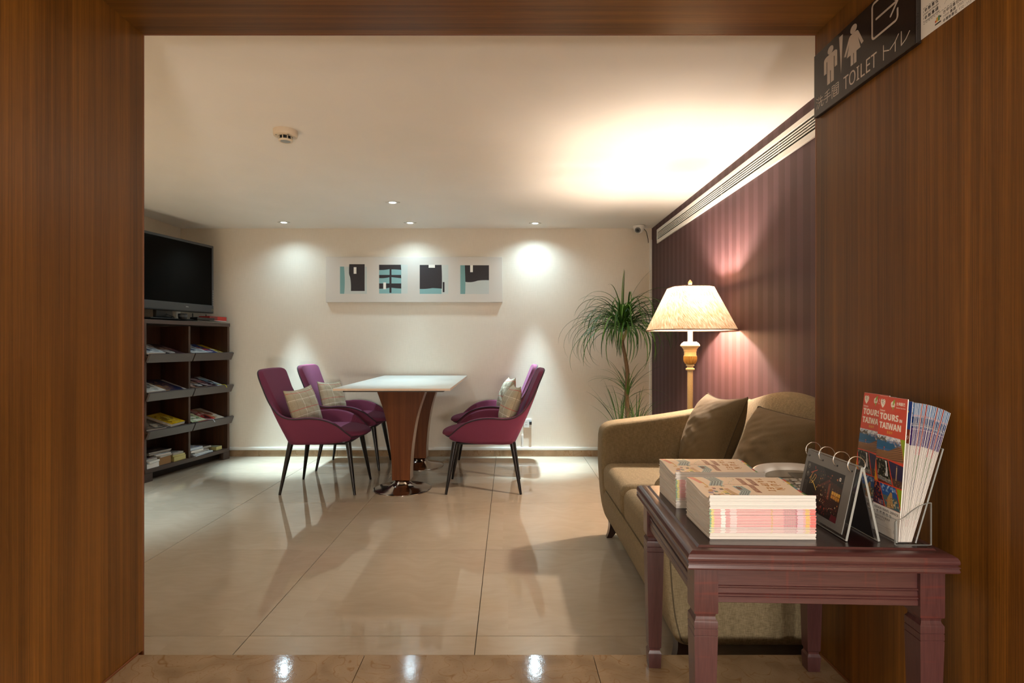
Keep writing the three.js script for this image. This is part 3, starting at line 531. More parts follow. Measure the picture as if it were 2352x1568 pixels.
// flat piles on the bottom panel
function flat(label, x, z, y, w, d, t, cell, yaw, pages, category, name) { return magazine(label, [x, 0.0956 + y, z], w, d, t, cell, yaw, 0, pages, category, name); }
M.paperBlue = std({ color: 0xc3ccd6, roughness: 0.7 }); M.paperYellow = std({ color: 0xc9bd7c, roughness: 0.7 });
flat('blue and white booklet at the bottom of the right low pile', 0.150, 0.020, 0, 0.22, 0.24, 0.009, 14, 0.10, M.paperBlue);
flat('white booklet lying on a blue one in the right low pile', 0.150, 0.025, 0.0096, 0.20, 0.23, 0.008, 6, -0.06);
flat('grey booklet in the middle of the right low pile', 0.140, 0.010, 0.0182, 0.19, 0.22, 0.010, 12, 0.14, M.paperGrey);
flat('white booklet near the top of the right low pile', 0.105, 0.010, 0.0288, 0.14, 0.21, 0.018, 1, 0.02);
flat('pale blue booklet topping the right low pile', 0.105, 0.010, 0.0474, 0.14, 0.20, 0.020, 14, -0.05, M.paperBlue);
flat('thin dark booklet in the second right low pile, beside the pale ones', 0.285, -0.03, 0, 0.04, 0.20, 0.006, 11, 0.0);
flat('thick white and yellow book at the right end of the bottom shelf', 0.350, 0.035, 0, 0.075, 0.17, 0.030, 9, 0.05, M.paperYellow, 'book', 'book');
flat('violet booklet leaning back in the right low bay', 0.245, -0.02, 0.0296, 0.12, 0.20, 0.012, 13, 0.08, M.paperGrey);
flat('dark green booklet topping the middle low pile', 0.235, -0.02, 0.0422, 0.13, 0.21, 0.009, 11, -0.10, M.paperGrey);
flat('brown cardboard box at the middle of the left low bay', -0.235, 0.040, 0, 0.115, 0.17, 0.058, 15, 0.02, M.card, 'box', 'cardboard_box');
flat('grey booklet lying on the brown cardboard box', -0.235, 0.030, 0.0586, 0.125, 0.19, 0.012, 12, 0.12, M.paperGrey);
flat('white booklet near the top of the pile over the brown cardboard box', -0.228, 0.020, 0.0712, 0.13, 0.19, 0.010, 1, -0.08);
flat('dark magazine in the left low bay, above the cardboard box pile', -0.240, -0.020, 0.0818, 0.21, 0.20, 0.011, 0, 0.05, M.paperGrey);
flat('grey magazine topping the left low pile', -0.230, -0.010, 0.0934, 0.20, 0.19, 0.010, 11, -0.07, M.paperGrey);
flat('thick yellow telephone book at the right of the left low bay', -0.090, 0.040, 0, 0.125, 0.17, 0.036, 10, 0.04, M.paperYellow, 'book', 'book');
flat('pale yellow booklet on the telephone book in the left low bay', -0.092, 0.038, 0.0366, 0.12, 0.17, 0.014, 9, -0.03, M.paperYellow);
flat('grey booklet topping the telephone book pile', -0.100, 0.030, 0.0512, 0.115, 0.17, 0.013, 12, 0.08, M.paperGrey);
flat('flat white box at the left front of the low bay', -0.360, 0.060, 0, 0.11, 0.16, 0.036, 1, 0.0, M.paper, 'box', 'paper_box');
flat('curled white booklet lying on the flat white box', -0.358, 0.045, 0.0366, 0.11, 0.19, 0.016, 12, 0.16);
flat('curled grey booklet topping the flat white box', -0.362, 0.030, 0.0532, 0.105, 0.19, 0.014, 5, 0.05, M.paperGrey);
// two page markers hanging over the lips
function marker(label, lev, x, col) {
  const m = std({ color: col, roughness: 0.6 }), q = new THREE.Matrix4().makeRotationY(SHT).setPosition(SH);
  const g = tube([new THREE.Vector3(x - 0.02, LEVELS[lev] + 0.026, 0.135), new THREE.Vector3(x, LEVELS[lev] + 0.0215, 0.165), new THREE.Vector3(x + 0.006, LEVELS[lev] + 0.021, 0.190), new THREE.Vector3(x + 0.012, LEVELS[lev] - 0.003, 0.205)], 0.0022, 20, 6); g.applyMatrix4(q);
  solo('bookmark', g, m, label, 'bookmark');
}
marker('yellow ribbon bookmark hanging over the lip of the second right bay', 1, 0.335, 0xc9c21e);
marker('white ribbon bookmark hanging over the lip of the third right bay', 2, 0.190, 0xc9d2de);

// ---------------------------------------------------------------- television and what stands beside it
{
  const t = thing('television', 'black flat television with a dark switched-off screen on the bookshelf', 'television', V(-2.65 - 0.225 * 0.5, 1.235, 4.85 - 0.974 * 0.5), Math.PI / 2 - 0.225);
  // local +z looks into the room, local x runs towards the back wall
  const W = 1.0, y0 = 0.066, y1 = 0.668;
  part(t, 'frame', merge([box(W, 0.020, 0.034, 0, y1 - 0.010, 0, 0.004), box(W, 0.072, 0.034, 0, y0 + 0.036, 0, 0.004), box(0.018, y1 - y0, 0.034, -W / 2 + 0.009, (y0 + y1) / 2, 0, 0.004), box(0.018, y1 - y0, 0.034, W / 2 - 0.009, (y0 + y1) / 2, 0, 0.004)]), M.tvFrame);
  part(t, 'lower_strip', box(W - 0.02, 0.014, 0.030, 0, y0 + 0.006, 0.003, 0.004), M.black);
  part(t, 'screen', box(W - 0.03, y1 - y0 - 0.08, 0.012, 0, (y0 + y1) / 2 + 0.028, 0.006, 0.001), M.screen);
  part(t, 'housing', box(W - 0.10, y1 - y0 - 0.10, 0.05, 0, (y0 + y1) / 2, -0.035, 0.015), M.black);
  part(t, 'neck', box(0.16, 0.075, 0.035, 0, 0.045, -0.02, 0.006), M.black);
  part(t, 'stand', box(0.46, 0.010, 0.20, 0, 0.0052 - 0.009, 0, 0.004), M.black);
  const lg = part(t, 'logo', planeFacing(0.040, 0.012), std({ map: ctex(160, 48, (x, w, h) => { x.fillStyle = '#3a3b3d'; x.fillRect(0, 0, w, h); x.fillStyle = '#d6d6d6'; x.font = 'bold 40px sans-serif'; x.textAlign = 'center'; x.fillText('BENQ', w / 2, 38); }), roughness: 0.3 })); lg.position.set(0.205, y0 + 0.042, 0.0174);
  for (let i = 0; i < 7; i++) part(t, 'button', box(0.005, 0.011, 0.002, W / 2 - 0.008, y0 + 0.075 + i * 0.021, 0.0172, 0.0005), std({ color: 0x9a958c, roughness: 0.4 }));
  part(t, 'power_mark', new THREE.TorusGeometry(0.008, 0.0014, 6, 20).translate(W / 2 - 0.014, y0 + 0.030, 0.0175), std({ color: 0x9a9468, roughness: 0.4 }));
}
const onShelf = (x, z, y = 1.2306) => new THREE.Vector3(x, y, z).applyMatrix4(new THREE.Matrix4().makeRotationY(SHT).setPosition(SH));
{
  const t = thing('set_top_box', 'flat black media box in front of the television stand', 'box', onShelf(0.170, 0.110), SHT);
  part(t, 'case', box(0.20, 0.022, 0.075, 0, 0.013, 0, 0.006), M.black); for (const x of [-0.07, 0.07]) part(t, 'foot', box(0.02, 0.003, 0.05, x, 0.0015, 0, 0.001), M.black);
  part(t, 'aerial', box(0.008, 0.034, 0.006, 0.075, 0.040, -0.030, 0.002), M.black); part(t, 'aerial', box(0.008, 0.034, 0.006, -0.075, 0.040, -0.030, 0.002), M.black);
  const s = thing('speaker', 'small dark round speaker under the left of the television', 'speaker', onShelf(-0.045, 0.110), 0);
  part(s, 'body', lathe([[0.0001, 0], [0.026, 0], [0.031, 0.004], [0.034, 0.040], [0.032, 0.046], [0.0001, 0.046]], 32), M.black); part(s, 'band', lathe([[0.0325, 0.016], [0.0338, 0.018], [0.0345, 0.034], [0.0335, 0.036]], 32), M.tvFrame);
  const r = thing('tin_box', 'flat red box at the right end of the bookshelf top', 'box', onShelf(0.320, 0.085), SHT);
  part(r, 'lid', box(0.205, 0.036, 0.11, 0, 0.0215, 0, 0.002), std({ color: 0xa3241c, roughness: 0.45 })); part(r, 'print', box(0.09, 0.0365, 0.1105, -0.055, 0.0213, 0, 0.002), std({ color: 0x6b201c, roughness: 0.45 }));
  part(r, 'base', box(0.202, 0.004, 0.108, 0, 0.002, 0, 0.001), M.paper);
  solo('cable', tube([onShelf(-0.16, 0.135, 1.2345), onShelf(-0.12, 0.10, 1.236), onShelf(-0.08, 0.05, 1.25), onShelf(-0.12, -0.02, 1.29)], 0.003, 30), M.black, 'thin black cable hanging behind the small round speaker', 'cable');
}

// ---------------------------------------------------------------- sofa along the plum wall
const ZN = 1.685, ZF = 2.955;
{
  const t = thing('sofa', 'olive linen two-seat sofa with an arched back along the plum wall', 'sofa', V(0, 0, 0));
  const top = spline([[0.484, 0.545], [0.492, 0.580], [0.515, 0.604], [0.555, 0.618], [0.63, 0.628], [0.80, 0.650], [1.00, 0.682], [1.15, 0.715], [1.29, 0.735]], 40).map((p) => [p.x, p.y]);
  const fr = spline([[1.29, 0.085], [0.56, 0.085]], 4).map((p) => [p.x, p.y]), frontC = spline([[0.56, 0.085], [0.530, 0.095], [0.508, 0.15], [0.494, 0.235], [0.486, 0.34], [0.482, 0.44], [0.4835, 0.53]], 30).map((p) => [p.x, p.y]);
  const topN = spline([[0.484, 0.535], [0.492, 0.566], [0.515, 0.588], [0.555, 0.599], [0.63, 0.603], [0.80, 0.604], [1.00, 0.610], [1.15, 0.66], [1.29, 0.70]], 40).map((p) => [p.x, p.y]);
  const arm = (t) => extr([...fr, ...frontC.slice(1, -1), ...t], 0.155, 0.024);
  const a1 = arm(top); a1.translate(0, 0, -ZF); const a2 = arm(topN); a2.translate(0, 0, -ZN - 0.155);
  const smooth = (g, c = 0.8) => triUV(toCreasedNormals(mergeVerticesPos(g), c));
  part(t, 'arm', smooth(a1), M.sofa); part(t, 'arm', smooth(a2), M.sofa);
  // welts of the arms
  for (const d of [ZN + 0.004]) part(t, 'welt', tube([...frontC, ...(d < 2 ? topN : top)].filter((_, i) => i % 3 === 0).map(([x, y]) => { const nx = x < 0.6 && y < 0.6 ? 0.018 : 0.004, ny = y > 0.58 ? 0.020 : 0.0; return V(x + nx, Math.max(0.10, y - ny), d + (d < 2 ? -0.001 : -0.001)); }), 0.0028, 120, 6), M.seam);
  // arched back
  const rows = [];
  for (let i = 0; i <= 48; i++) {
    const d = lerp(ZN + 0.06, ZF - 0.06, i / 48), q = (d - (ZN + ZF) / 2) / ((ZF - ZN) / 2), h = 0.722 + 0.100 * (0.5 + 0.5 * Math.cos(Math.PI * Math.min(1, Math.abs(q)))) ;
    rows.push(spline([[1.29, 0.10], [1.297, 0.35], [1.295, h - 0.09], [1.278, h - 0.022], [1.235, h], [1.19, h - 0.012], [1.155, h - 0.060], [1.115, 0.60], [1.075, 0.47], [1.04, 0.36], [1.04, 0.12], [1.29, 0.10]], 60).map((p) => V(p.x, p.y, d)));
  }
  const bg = gridGeo(rows.map((r) => r.slice(0, -1)), false, true);
  part(t, 'backrest', smooth(merge([bg, fan(rows[0].slice(0, -1), true), fan(rows[48].slice(0, -1))]), 1.0), M.sofa);
  // seat cushions
  const i0 = ZN + 0.150, i1 = ZF - 0.150, mid = (i0 + i1) / 2;
  for (const [a, b] of [[i0, mid - 0.001], [mid + 0.001, i1]]) {
    const g = new RoundedBoxGeometry(0.62, 0.150, b - a, 6, 0.045), p = g.attributes.position; g.translate(0.795, 0.345, -(a + b) / 2);
    for (let i = 0; i < p.count; i++) { const x = p.getX(i), y = p.getY(i), z = -p.getZ(i); if (y > 0.38) p.setY(i, y + 0.016 * Math.sin(Math.PI * (z - a) / (b - a)) * sstep(0.48, 0.62, x)); if (x < 0.52) p.setX(i, x + 0.008 * Math.sin(Math.PI * (z - a) / (b - a)) * -1 + (0.42 - y) * 0.03); }
    g.computeVertexNormals(); part(t, 'seat_cushion', triUV(g), M.sofa);
  }
  // rail below the cushions, curving under
  const railP = spline([[0.50, 0.272], [0.493, 0.24], [0.498, 0.19], [0.512, 0.13], [0.535, 0.092]], 20).map((p) => [p.x, p.y]);
  const rg = extr([...railP, [1.05, 0.092], [1.05, 0.272]], i1 - i0 + 0.02, 0); rg.translate(0, 0, -i1 - 0.01); part(t, 'seat_rail', smooth(rg, 0.7), M.sofa);
  // curved wooden feet
  const foot = (dir) => { const rows = []; for (let k = 0; k <= 10; k++) { const v = k / 10, w = lerp(0.030, 0.014, v), cx = dir * (0.030 * v * v), y = lerp(0.096, 0, v); rows.push([[-w, -w], [w, -w], [w, w], [-w, w]].map(([p, q]) => new THREE.Vector3(cx + p, y, q))); } return smooth(merge([gridGeo(rows, false, true), fan(rows[10], true)]), 0.5); };
  const fm = phys({ color: 0x2c1a14, roughness: 0.3, clearcoat: 0.3 });
  for (const [x, d] of [[0.565, ZN + 0.06], [0.565, ZF - 0.06], [1.23, ZN + 0.06], [1.23, ZF - 0.06]]) { const f = part(t, 'foot', foot(x < 1 ? -1 : 1), fm); f.position.copy(V(x, 0, d)); }
}
cushion('throw_pillow', 'olive throw pillow standing upright against the far arm, its top corner lit by the lamp', null, V(0.975, 0.606, 2.60), 0.32, 0.39, 0.20, M.sofaPillow, -1.36, -0.44, 0.03, 3.3, 1, 0.020, 0.005, 0.035);
cushion('throw_pillow', 'dark olive back pillow leaning on the sofa back, cut off by the right veneered lining', null, V(1.020, 0.590, 2.065), 0.43, 0.365, 0.18, M.sofaPillow, -1.40, -0.36, -0.03, 6.1, 1, 0.0, 0.008, 0.03);

// ---------------------------------------------------------------- floor lamp
{
  const LX = 1.078, LD = 3.22, t = thing('floor_lamp', 'lit floor lamp with a linen shade and gilded column behind the sofa arm', 'lamp', V(LX, 0, LD));
  const stone = std({ map: dtex(256, 256, (u, v) => mix3([150, 132, 92], [196, 182, 142], 0.5 + 0.4 * tile(u, v, 30, 30) + 0.35 * tile(u, v, 80, 80, noiseB)), [0.15, 0.15]), roughness: 0.5 });
  const gilt = std({ color: 0xa07a3a, roughness: 0.35, metalness: 0.55 }), cream = std({ color: 0xd9cdb2, roughness: 0.5 });
  part(t, 'base', lathe([[0.0001, 0], [0.125, 0], [0.128, 0.010], [0.118, 0.022], [0.09, 0.032], [0.055, 0.045], [0.036, 0.075], [0.030, 0.10]], 40), stone);
  part(t, 'column', triUV(new THREE.CylinderGeometry(0.0165, 0.019, 0.79, 8, 1).translate(0, 0.49, 0).toNonIndexed()), stone);
  part(t, 'ring', lathe([[0.016, 0.872], [0.024, 0.874], [0.0265, 0.880], [0.024, 0.886], [0.017, 0.889], [0.018, 0.897], [0.023, 0.900], [0.024, 0.906], [0.016, 0.909]], 36), stone);
  const fl = lathe([[0.020, 0.907], [0.030, 0.914], [0.036, 0.930], [0.0375, 0.945], [0.0362, 0.957]], 96), fp = fl.attributes.position;
  for (let i = 0; i < fp.count; i++) { const a = Math.atan2(fp.getX(i), fp.getZ(i)), k = 1 + 0.07 * Math.cos(a * 16) * sstep(0.907, 0.925, fp.getY(i)); fp.setX(i, fp.getX(i) * k); fp.setZ(i, fp.getZ(i) * k); } fl.computeVertexNormals();
  part(t, 'fluted_bowl', fl, gilt);
  part(t, 'urn', lathe([[0.0362, 0.956], [0.038, 0.959], [0.0345, 0.962], [0.0345, 0.985], [0.038, 0.988], [0.037, 0.991], [0.0375, 0.996], [0.045, 1.008], [0.054, 1.016]], 48), std({ color: 0xb9a172, roughness: 0.45, metalness: 0.15 }));
  part(t, 'urn_rim', lathe([[0.053, 1.0155], [0.056, 1.018], [0.0545, 1.025], [0.046, 1.036], [0.038, 1.040], [0.038, 1.043], [0.0001, 1.043]], 64), cream);
  part(t, 'candle_sleeve', lathe([[0.0145, 1.04], [0.0145, 1.195], [0.0001, 1.196]], 24), cream);
  part(t, 'harp', merge([tube([new THREE.Vector3(-0.02, 1.198, 0), new THREE.Vector3(-0.062, 1.24, 0), new THREE.Vector3(-0.062, 1.30, 0), new THREE.Vector3(0, 1.362, 0)], 0.0022, 30), tube([new THREE.Vector3(0.02, 1.198, 0), new THREE.Vector3(0.062, 1.24, 0), new THREE.Vector3(0.062, 1.30, 0), new THREE.Vector3(0, 1.362, 0)], 0.0022, 30)]), M.wire);
  part(t, 'spider', merge([0, 1].map((k) => { const g = new THREE.CylinderGeometry(0.0018, 0.0018, 0.212, 8); g.rotateZ(Math.PI / 2); g.rotateY(k * Math.PI / 2 + 0.0); g.translate(0, 1.361, 0); return g; }).concat([lathe([[0.0001, 1.357], [0.018, 1.357], [0.018, 1.366], [0.0001, 1.366]], 20)])), M.wire);
  part(t, 'finial', lathe([[0.004, 1.366], [0.010, 1.368], [0.0065, 1.374], [0.011, 1.384], [0.0125, 1.394], [0.009, 1.402], [0.004, 1.409], [0.0001, 1.411]], 28), std({ color: 0xbfae8c, roughness: 0.3, metalness: 0.3 }));
  // shade: a square with cut corners, smaller at the top
  const ring = (h, c, y) => [[-h, h - c], [-h + c, h], [h - c, h], [h, h - c], [h, -h + c], [h - c, -h], [-h + c, -h], [-h, -h + c]].map(([x, z]) => new THREE.Vector3(x, y, z));
  const r0 = ring(0.2265, 0.086, 1.111), r1 = ring(0.1155, 0.046, 1.366), g = []; 
  for (let i = 0; i < 8; i++) { const j = (i + 1) % 8, q = gridGeo([[r0[i], r0[j]], [r1[i], r1[j]]]), w = r0[i].distanceTo(r0[j]), uv = q.attributes.uv; for (let k = 0; k < 4; k++) { const top = k > 1; uv.setXY(k, i * 0.37 + (top ? (k % 2 - 0.5) * w * 0.51 + w / 2 : (k % 2) * w), top ? 0.28 : 0); } g.push(q.toNonIndexed()); }
  const linen = dtex(512, 512, (u, v) => { const p = u + 0.5 * v, q = v - 0.5 * u, s = noise(p * 62, q * 3.2), k = noiseB(p * 24, q * 4), f = tile(u, v, 140, 140), n = sstep(0.45, 0.8, noise(p * 40 + 9, q * 5)); return mix3([190, 138, 88], [255, 242, 222], 0.62 + 0.30 * s + 0.22 * k + 0.14 * f - 0.45 * n); }, [0.26, 0.26]);
  part(t, 'lamp_shade', mergeGeometries(g.map(clean)), phys({ map: linen, side: THREE.DoubleSide, roughness: 1, color: 0xffffff, transmission: 0.045, thickness: 0, ior: 1.3, specularIntensity: 0.1 }));
  const loop = (r, rad) => { const p = []; r.forEach((a, i) => { const b = r[(i + 1) % 8]; for (let k = 0; k < 6; k++) p.push(a.clone().lerp(b, k / 6)); }); return tube(p, rad, 160, 6, true); };
  part(t, 'trim', merge([loop(r0, 0.0030), loop(r1, 0.0030)]), std({ color: 0x5b3420, roughness: 0.7 }));
  part(t, 'bulb', new THREE.SphereGeometry(0.030, 24, 16).scale(1, 1.35, 1).translate(0, 1.274, 0), std({ color: 0xffffff, emissive: WARM, emissiveIntensity: 22 }));
  part(t, 'socket', lathe([[0.0001, 1.190], [0.016, 1.190], [0.018, 1.218], [0.0001, 1.226]], 20), M.white);
  const l = new THREE.PointLight(WARM, LAMP_CD, 0, 2); l.position.set(0, 1.274, 0); l.castShadow = true; l.shadow.radius = 1.45; l.shadow.bias = -0.002; l.name = 'floor_lamp_light'; t.add(l);
}

// ---------------------------------------------------------------- pot plant in the corner
{
  const PX = 0.965, PD = 4.36, t = thing('potted_plant', 'tall slender palm-like plant with drooping narrow leaves in the corner', 'plant', V(PX, 0, PD));
  part(t, 'pot', lathe([[0.0001, 0], [0.10, 0], [0.105, 0.01], [0.135, 0.25], [0.142, 0.255], [0.142, 0.275], [0.130, 0.277], [0.126, 0.24]], 44), std({ color: 0x8d8478, roughness: 0.5 }));
  part(t, 'soil', lathe([[0.127, 0.245], [0.0001, 0.25]], 30), std({ color: 0x2a2018, roughness: 1 }));
  const bark = std({ map: dtex(128, 256, (u, v) => mix3([92, 74, 52], [132, 112, 84], 0.5 + 0.4 * tile(u, v, 6, 40) + 0.3 * tile(u, v, 20, 8, noiseB)), [0.5, 1]), roughness: 0.85 });
  const trunkPts = [[-0.0, 0.24, 0], [-0.005, 0.45, 0], [-0.018, 0.62, 0.01], [-0.012, 0.80, 0.01], [-0.026, 0.92, 0.0], [-0.048, 1.03, 0], [-0.050, 1.08, 0]];
  { const c = new THREE.CatmullRomCurve3(trunkPts.map((p) => new THREE.Vector3(...p))), g = new THREE.TubeGeometry(c, 60, 0.0185, 12), p = g.attributes.position; for (let i = 0; i < p.count; i++) { const s = Math.floor(i / 13) / 60, q = c.getPointAt(s), k = lerp(1.25, 0.72, s) + 0.06 * noise(s * 60, (i % 13)); p.setXYZ(i, q.x + (p.getX(i) - q.x) * k, q.y + (p.getY(i) - q.y) * k, q.z + (p.getZ(i) - q.z) * k); } g.computeVertexNormals(); part(t, 'trunk', g, bark); }
  part(t, 'stem', tube([new THREE.Vector3(-0.05, 1.06, 0), new THREE.Vector3(-0.055, 1.10, 0), new THREE.Vector3(-0.060, 1.15, 0)], 0.014, 12), std({ color: 0x98935a, roughness: 0.7 }));
  part(t, 'stem', tube([new THREE.Vector3(-0.046, 1.06, 0), new THREE.Vector3(-0.028, 1.11, 0.01), new THREE.Vector3(-0.018, 1.16, 0.015)], 0.011, 12), std({ color: 0x98935a, roughness: 0.7 }));
  const greens = [0x34591c, 0x447026, 0x568232, 0x2a4c1c].map((c) => phys({ color: c, side: THREE.DoubleSide, roughness: 0.42, specularIntensity: 0.6 }));
  const R = mulberry(91);
  function leaf(o, az, lift, len, droop, w) {            // starts at o, rises by lift, arches over and hangs
    const n = 14, rows = []; let p = o.clone(), ang = lift; const h = new THREE.Vector3(Math.cos(az), 0, Math.sin(az)), side = new THREE.Vector3(-Math.sin(az), 0, Math.cos(az)), sw = (R() - 0.5) * 0.5;
    for (let i = 0; i <= n; i++) {
      const v = i / n, ww = w * Math.min(1, 0.45 + v * 3) * Math.pow(1 - v, 0.6) + 0.0004, up = h.clone().multiplyScalar(-Math.sin(ang)).add(new THREE.Vector3(0, Math.cos(ang), 0));
      rows.push([p.clone().addScaledVector(side, -ww), p.clone().addScaledVector(up, -ww * 0.5), p.clone().addScaledVector(side, ww)]);
      const dir = h.clone().multiplyScalar(Math.cos(ang)).add(new THREE.Vector3(0, Math.sin(ang), 0)).addScaledVector(side, sw * v * 0.6).normalize();
      p.addScaledVector(dir, len / n); p.x = Math.min(p.x, 0.34); p.z = Math.max(p.z, -0.60); ang -= droop / n * (0.5 + 1.1 * v);
    }
    return gridGeo(rows);
  }
  const crown = (o, n, l0, l1, d0, d1, w, lo, hi) => { for (let i = 0; i < n; i++) part(t, 'leaf', leaf(o.clone().add(new THREE.Vector3((R() - 0.5) * 0.02, (R() - 0.3) * 0.07, (R() - 0.5) * 0.02)), R() * Math.PI * 2, lerp(lo, hi, R()), lerp(l0, l1, R()), lerp(d0, d1, R()), w * (0.7 + 0.6 * R())), greens[Math.floor(R() * 4)]); };
  crown(new THREE.Vector3(-0.060, 1.14, 0), 104, 0.38, 0.70, 2.2, 3.4, 0.0078, 0.1, 1.3);
  crown(new THREE.Vector3(-0.018, 1.16, 0.015), 66, 0.36, 0.64, 2.0, 3.3, 0.0076, 0.2, 1.4);
  crown(new THREE.Vector3(-0.050, 1.19, 0), 8, 0.42, 0.60, 0.6, 1.8, 0.0042, 0.9, 1.4);
  crown(new THREE.Vector3(-0.012, 0.60, 0.01), 34, 0.22, 0.40, 0.5, 1.8, 0.0040, 0.5, 1.4);
  crown(new THREE.Vector3(0.06, 0.26, 0.03), 22, 0.30, 0.52, 0.2, 1.2, 0.0048, 1.0, 1.5);
  crown(new THREE.Vector3(-0.07, 0.26, 0.03), 22, 0.30, 0.52, 0.2, 1.0, 0.0048, 1.0, 1.5);
}

// ---------------------------------------------------------------- strokes for the characters that no font here has, on a 100 x 100 grid
const GLYPH = {
  洗: [[8, 10, 22, 20], [4, 36, 18, 44], [6, 92, 24, 62], [42, 8, 32, 34], [38, 26, 90, 26], [64, 4, 64, 52], [30, 52, 97, 52], [50, 52, 46, 74, 28, 95], [72, 52, 72, 84, 80, 92, 94, 90, 97, 76]],
  手: [[78, 8, 22, 18], [14, 38, 86, 38], [5, 60, 95, 60], [50, 14, 50, 86, 46, 94, 34, 90]],
  間: [[10, 8, 10, 97], [10, 8, 42, 8, 42, 42, 10, 42], [10, 25, 42, 25], [58, 8, 90, 8, 90, 92, 80, 95], [58, 8, 58, 42, 90, 42], [58, 25, 90, 25], [30, 54, 70, 54, 70, 92, 30, 92, 30, 54], [30, 73, 70, 73]],
  ト: [[36, 4, 36, 97], [36, 40, 84, 60]], イ: [[84, 6, 54, 38, 10, 62], [56, 38, 56, 97]], レ: [[22, 6, 22, 90, 60, 72, 90, 40]],
  台: [[46, 4, 22, 40, 82, 36], [66, 22, 84, 46], [22, 56, 78, 56, 78, 96, 22, 96, 22, 56]],
  灣: [[6, 10, 18, 20], [4, 36, 16, 46], [6, 94, 20, 62], [40, 8, 80, 8], [30, 22, 46, 22, 34, 42], [52, 16, 70, 16], [52, 26, 70, 26], [52, 34, 70, 34, 70, 46, 52, 46, 52, 34], [78, 22, 94, 22, 82, 42], [34, 56, 88, 56, 88, 66, 36, 66, 36, 78, 90, 78, 88, 92, 76, 96]],
  觀: [[6, 12, 48, 12], [18, 4, 18, 20], [36, 4, 36, 20], [8, 26, 22, 26, 22, 38, 8, 38, 8, 26], [30, 26, 46, 26, 46, 38, 30, 38, 30, 26], [14, 44, 8, 60], [12, 52, 12, 96], [12, 54, 48, 54], [12, 68, 46, 68], [12, 82, 46, 82], [12, 95, 48, 95], [30, 44, 30, 95], [60, 8, 90, 8, 90, 60, 60, 60, 60, 8], [60, 24, 90, 24], [60, 42, 90, 42], [68, 60, 54, 95], [82, 60, 82, 90, 96, 92, 97, 78]],
  巴: [[14, 10, 84, 10, 84, 50, 14, 50], [14, 10, 14, 84, 22, 92, 92, 92, 94, 74], [49, 10, 49, 50]],
  自: [[50, 2, 40, 18], [20, 18, 80, 18, 80, 96, 20, 96, 20, 18], [20, 44, 80, 44], [20, 70, 80, 70]], 由: [[16, 28, 84, 28, 84, 94, 16, 94, 16, 28], [50, 4, 50, 94], [16, 60, 84, 60]], 行: [[34, 6, 8, 30], [38, 30, 10, 58], [24, 46, 24, 96], [50, 18, 92, 18], [44, 46, 96, 46], [76, 46, 76, 90, 64, 94]],
  宏: [[50, 2, 50, 14], [12, 32, 12, 18, 88, 18, 88, 32], [14, 44, 86, 44], [46, 28, 34, 62, 10, 92], [58, 56, 40, 92, 82, 88], [70, 72, 88, 96]],
  祥: [[22, 4, 28, 14], [8, 24, 40, 24, 12, 60], [26, 46, 26, 96], [30, 52, 42, 62], [58, 6, 66, 20], [86, 6, 78, 20], [50, 26, 94, 26], [52, 46, 92, 46], [46, 68, 97, 68], [72, 26, 72, 97]],
  旅: [[24, 4, 28, 16], [6, 22, 48, 22], [22, 22, 20, 60, 6, 94], [22, 44, 42, 44, 40, 84, 32, 88], [62, 4, 52, 24], [58, 16, 96, 16], [90, 30, 60, 38], [60, 38, 60, 94, 70, 86], [76, 36, 80, 66, 97, 92], [92, 52, 80, 62]],
  社: [[22, 4, 28, 14], [8, 26, 42, 26, 12, 62], [26, 48, 26, 96], [32, 52, 44, 64], [72, 10, 72, 92], [54, 42, 92, 42], [48, 92, 97, 92]],
  申: [[16, 22, 84, 22, 84, 72, 16, 72, 16, 22], [16, 47, 84, 47], [50, 2, 50, 98]], 訴: [[20, 4, 28, 12], [6, 20, 42, 20], [10, 34, 38, 34], [10, 48, 38, 48], [10, 62, 38, 62, 38, 88, 10, 88, 10, 62], [90, 6, 58, 16], [58, 16, 56, 60, 48, 94], [58, 42, 96, 42], [78, 42, 78, 96], [70, 58, 92, 70]],
  單: [[14, 6, 42, 6, 42, 24, 14, 24, 14, 6], [58, 6, 86, 6, 86, 24, 58, 24, 58, 6], [20, 34, 80, 34, 80, 66, 20, 66, 20, 34], [20, 50, 80, 50], [4, 80, 96, 80], [50, 34, 50, 98]], 位: [[32, 4, 8, 46], [22, 30, 22, 96], [64, 4, 68, 18], [40, 28, 96, 28], [52, 42, 60, 78], [84, 40, 76, 82], [38, 92, 97, 92]],
  專: [[10, 14, 90, 14], [22, 26, 78, 26, 78, 54, 22, 54, 22, 26], [22, 40, 78, 40], [50, 2, 50, 62], [12, 64, 84, 62], [6, 76, 94, 76], [66, 66, 66, 94, 54, 96], [28, 82, 36, 92]], 線: [[26, 4, 10, 28, 34, 28, 8, 56], [24, 56, 24, 94], [10, 68, 8, 84], [38, 66, 42, 80], [70, 2, 62, 12], [52, 14, 88, 14, 88, 44, 52, 44, 52, 14], [52, 29, 88, 29], [70, 44, 70, 92, 62, 96], [48, 58, 64, 58, 48, 86], [92, 52, 76, 66], [72, 60, 96, 92]],
};
function glyphs(x, text, px, py, size, lw, gap = 1.08, sx = 1) {
  x.lineWidth = lw; x.lineCap = 'round'; x.lineJoin = 'round';
  [...text].forEach((ch, i) => (GLYPH[ch] || []).forEach((s) => { x.beginPath(); for (let k = 0; k < s.length; k += 2) { const X = px + i * size * gap * sx + s[k] / 100 * size * sx, Y = py + s[k + 1] / 100 * size; k ? x.lineTo(X, Y) : x.moveTo(X, Y); } x.stroke(); }));
}
const faceLeft = (g) => g.rotateY(-Math.PI / 2);     // a plane that looks at -x, its left edge farthest away

